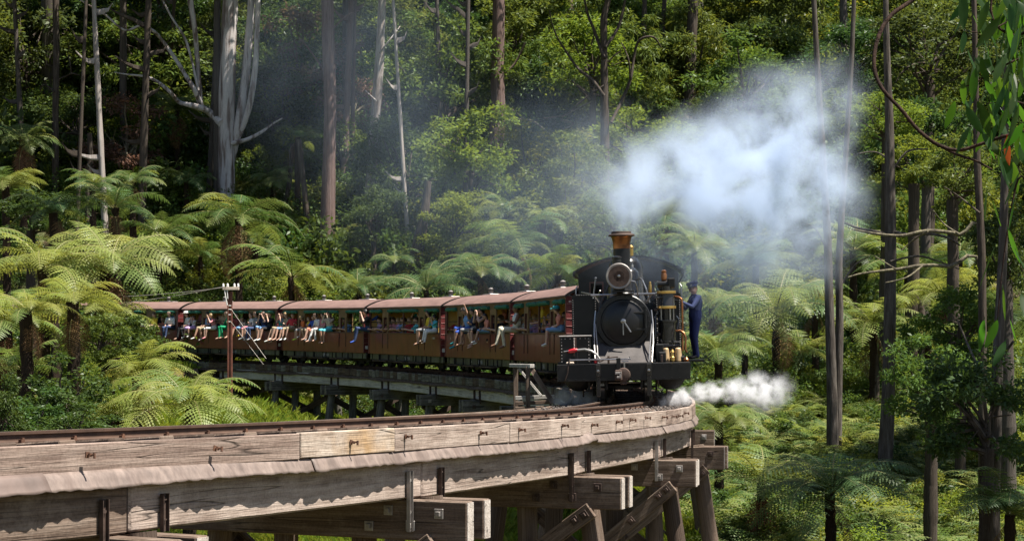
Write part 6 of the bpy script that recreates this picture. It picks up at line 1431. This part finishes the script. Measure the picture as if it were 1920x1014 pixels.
# ------------------------------------------------------------------ near gum branch with big leaves, upper right
gbx = px(2440, 300, 7); gbx.z = gz(gbx.x, gbx.y)-.3
gb = thing('young_gum', 'young gum at the upper right with curved brown branch and hanging green leaves', 'tree', T(gbx))
MB().tube([gbx, gbx+Vector((.05, 0, 2.2)), gbx+Vector((-.05, .05, 4.4)), gbx+Vector((.1, 0, 7.5))], [.11,.095,.085,.06], 12, jit=.05).part('trunk', M['grey_bark'], gb, I4, smooth=70)
def nearbranch(pts, r0, r1, d0=7.0, d1=7.0):
    n = len(pts); P_ = [px(x, y, d0+(d1-d0)*i/(n-1)) for i, (x, y) in enumerate(pts)]; PP = []
    for i in range(n-1):
        for s_ in range(5):
            u = s_/5; p_, q_, r_, v_ = P_[max(i-1, 0)], P_[i], P_[i+1], P_[min(i+2, n-1)]
            PP.append(.5*((2*q_)+(r_-p_)*u+(2*p_-5*q_+4*r_-v_)*u*u+(3*q_-p_-3*r_+v_)*u**3))
    PP.append(P_[-1]); W_ = [r0+(r1-r0)*i/(len(PP)-1) for i in range(len(PP))]
    MB().tube(PP, W_, 9, jit=.10, rg=random.Random(int(pts[0][0]))).part('twig' if r0 < .008 else 'bough', M['twig'], gb, I4, smooth=70)
nearbranch([(2440,-330),(2150,-300),(1900,-210),(1745,-60),(1716,-5),(1672,28),(1650,62),(1639,105),(1642,140),(1658,172),(1690,206),(1718,240),(1752,268),(1795,282),(1840,270),(1875,258),(1925,246),(2000,230),(2200,160),(2440,60)], .0095, .006, 7.2, 6.6)
nearbranch([(1760,272),(1795,290),(1830,302),(1860,318)], .007, .003, 7.0, 6.8)
nearbranch([(2430,-150),(2100,20),(1930,60),(1900,66),(1870,50),(1858,20),(1862,-20)], .006, .004, 6.4, 6.4)
nearbranch([(2430,20),(2150,40),(1985,90),(1925,105),(1870,130),(1830,155),(1800,165)], .006, .002, 6.3, 6.3)
nearbranch([(2430,-200),(2150,-110),(1990,-40),(1930,10),(1890,40),(1850,60),(1820,60)], .006, .002, 6.5, 6.3)
nearbranch([(2430,150),(2200,220),(1990,240),(1930,200),(1895,190),(1850,195)], .005, .002, 6.4, 6.4)
nearbranch([(2430,300),(2150,360),(1960,380),(1915,330),(1895,400),(1880,500),(1870,600)], .006, .002, 6.5, 6.5)
def gumleaf(seed, mat):
    g = random.Random(seed); mb = MB(); n = 12; vs = []; fs = []; bend = g.uniform(.15,.45)
    for i in range(n+1):
        u = i/n; wv = .16*math.sin(math.pi*min(1, u*.96+.02))**.75*(1-.25*u); cx_ = bend*.35*u*u; fz = .03*math.sin(u*3)
        vs += [(cx_-wv, .012, -u), (cx_, -.012+fz*.3, -u), (cx_+wv, .012, -u)]
    for i in range(n): b_ = i*3; fs += [(b_, b_+1, b_+4, b_+3), (b_+1, b_+2, b_+5, b_+4)]
    mb.add(vs, fs); mb.tube([(0, 0, .10), (0, 0, 0)], .012, 4); return mb.mesh('leaf', M[mat], 80)
GL = [gumleaf(k, 'leaf_gum') for k in range(5)]; GO = gumleaf(9, 'leaf_orange')
g = random.Random(77)
spots = []
for k in range(150):
    x = g.triangular(1795, 1950, 1910); y = g.triangular(-40, 330, 20) if x > 1850 else g.uniform(-20, 250); spots.append((x, y))
spots += [(1800,170),(1806,150),(1790,190),(1812,200),(1845,255),(1850,262),(1812,20),(1818,8),(1825,30),(1808,60),(1815,95),(1860,375),(1890,430),(1905,470),(1880,540),(1895,600),(1862,470),(1850,360),(1900,380),(1915,550),(1870,600),(1885,640),(1845,600)]
for k in range(40): spots.append((g.uniform(1950, 2300), g.uniform(-260, 330)))
for (x, y) in spots:
    d = g.uniform(6.0, 7.0); L = g.uniform(.085, .14)
    link('leaf', g.choice(GL), gb, T(px(x, y, d)) @ Rz(g.uniform(0, 6.28)) @ Ry(g.uniform(-.6,.6)) @ Rx(g.uniform(-.5,.5)) @ Sc(L))
link('leaf', GO, gb, T(px(1888, 258, 6.4)) @ Rz(.3) @ Sc(.105))['label'] = 'orange withered leaf'

# ------------------------------------------------------------------ smoke and steam
def smoke(name, label, cat, puffs, dens, col, nscale, lo_, hi_, aniso=.2, seed=0, step=1.0, detail=4, warp=.0):
    """closed hull round soft puffs; even-handed scattering volume whose density is broken up by noise"""
    P_ = [(px(x, y, d), r_, k) for x, y, d, r_, k in puffs]
    mn = Vector((min(p.x-r for p, r, _ in P_), min(p.y-r for p, r, _ in P_), min(p.z-r for p, r, _ in P_))); mx = Vector((max(p.x+r for p, r, _ in P_), max(p.y+r for p, r, _ in P_), max(p.z+r for p, r, _ in P_)))
    m, t, b = newmat(name); t.nodes.remove(b)
    pv = N(t, 'ShaderNodeVolumePrincipled'); pv.inputs['Color'].default_value = (*col, 1); pv.inputs['Anisotropy'].default_value = aniso
    tc = N(t, 'ShaderNodeTexCoord'); vec = tc.outputs['Object']
    nz = N(t, 'ShaderNodeTexNoise'); nz.inputs['Scale'].default_value = nscale; nz.inputs['Detail'].default_value = detail; nz.inputs['Roughness'].default_value = .6; nz.inputs['Distortion'].default_value = .4
    t.links.new(vec, nz.inputs['Vector'])
    mr = N(t, 'ShaderNodeMapRange'); mr.inputs[1].default_value = lo_; mr.inputs[2].default_value = hi_; t.links.new(nz.outputs['Fac'], mr.inputs[0])
    acc = None
    for p, r_, k in P_:
        ds_ = N(t, 'ShaderNodeVectorMath', operation='DISTANCE'); t.links.new(vec, ds_.inputs[0]); ds_.inputs[1].default_value = p
        q = N(t, 'ShaderNodeMapRange', interpolation_type='SMOOTHSTEP'); q.inputs[1].default_value = r_; q.inputs[2].default_value = r_*.15; q.inputs[3].default_value = 0; q.inputs[4].default_value = k
        t.links.new(ds_.outputs['Value'], q.inputs[0])
        if acc is None: acc = q.outputs[0]
        else:
            a_ = N(t, 'ShaderNodeMath', operation='ADD'); t.links.new(acc, a_.inputs[0]); t.links.new(q.outputs[0], a_.inputs[1]); acc = a_.outputs[0]
    ml = N(t, 'ShaderNodeMath', operation='MULTIPLY'); t.links.new(acc, ml.inputs[0]); t.links.new(mr.outputs[0], ml.inputs[1])
    md_ = N(t, 'ShaderNodeMath', operation='MULTIPLY'); t.links.new(ml.outputs[0], md_.inputs[0]); md_.inputs[1].default_value = dens
    t.links.new(md_.outputs[0], pv.inputs['Density']); t.links.new(pv.outputs[0], t.nodes['Material Output'].inputs['Volume'])
    # hull: rounded box
    mb = MB().box(mn.x, mx.x, mn.y, mx.y, mn.z, mx.z, c=min(mx-mn)*.18)
    o = link(name, mb.mesh(name, m, 0)); tag(o, label, cat, None, 'stuff')
    return o
smoke('chimney_smoke', 'pale blue-white smoke billowing from the chimney to the right', 'smoke',
  [(1172,436,34.4,.30,2.6), (1170,415,34.4,.42,2.0), (1172,390,34.5,.55,1.4), (1176,360,34.6,.8,.9), (1200,335,35.2,1.1,.8), (1255,335,36.0,1.4,1.0), (1320,330,37,1.8,1.15), (1390,320,38,2.0,1.1), (1465,310,38.5,1.9,.75), (1520,335,39,1.6,.62), (1535,385,39,1.5,.6), (1490,235,39,1.7,.5), (1440,215,39,1.5,.4), (1540,205,39.5,1.4,.4),
   (1330,440,38,2.0,.38), (1230,470,37,1.7,.2), (1450,440,38.5,2.0,.42), (1400,380,38,2.0,.5), (1550,330,39.5,1.1,.35), (1555,170,40,1.3,.22), (1490,445,39,1.7,.5), (1100,400,38,1.9,.10), (1160,300,37,1.7,.18)],
  1.15, (.72,.83,1.0), 1.0, .42, .66, .1, detail=5)
smoke('drifting_smoke', 'thin bluish smoke drifting through the trees left of the engine', 'smoke',
  [(700,180,80,7,.5), (740,320,80,6,.6), (640,60,82,7,.4), (830,420,76,6,.4), (980,380,70,6,.7), (1080,330,66,5,.8), (1040,440,60,4,.8), (1360,520,58,4.5,.8), (560,170,84,6,.3)],
  .030, (.60,.76,1.0), .18, .35, .7, .1)
smoke('cylinder_steam', 'white steam jet blowing right from under the engine', 'steam',
  [(1245,755,32.6,.16,1.8), (1262,750,32.6,.20,1.6), (1285,743,32.6,.24,1.4), (1310,738,32.6,.26,1.2), (1338,734,32.6,.27,1.1), (1366,732,32.6,.29,1.0), (1394,732,32.6,.36,.85), (1420,730,32.6,.44,.6), (1445,738,32.6,.44,.4), (1462,728,32.6,.4,.22), (1430,755,32.6,.3,.3)],
  8.5, (.97,.975,1.0), 4.6, .41, .6, .1)
smoke('side_steam', 'white steam curling under the left cylinder of the engine', 'steam',
  [(1050,746,33.4,.26,.8), (1068,742,33.4,.30,.9), (1090,746,33.4,.28,.9), (1108,750,33.4,.20,.7)],
  4.0, (.95,.96,1.0), 3.0, .36, .62, .1)
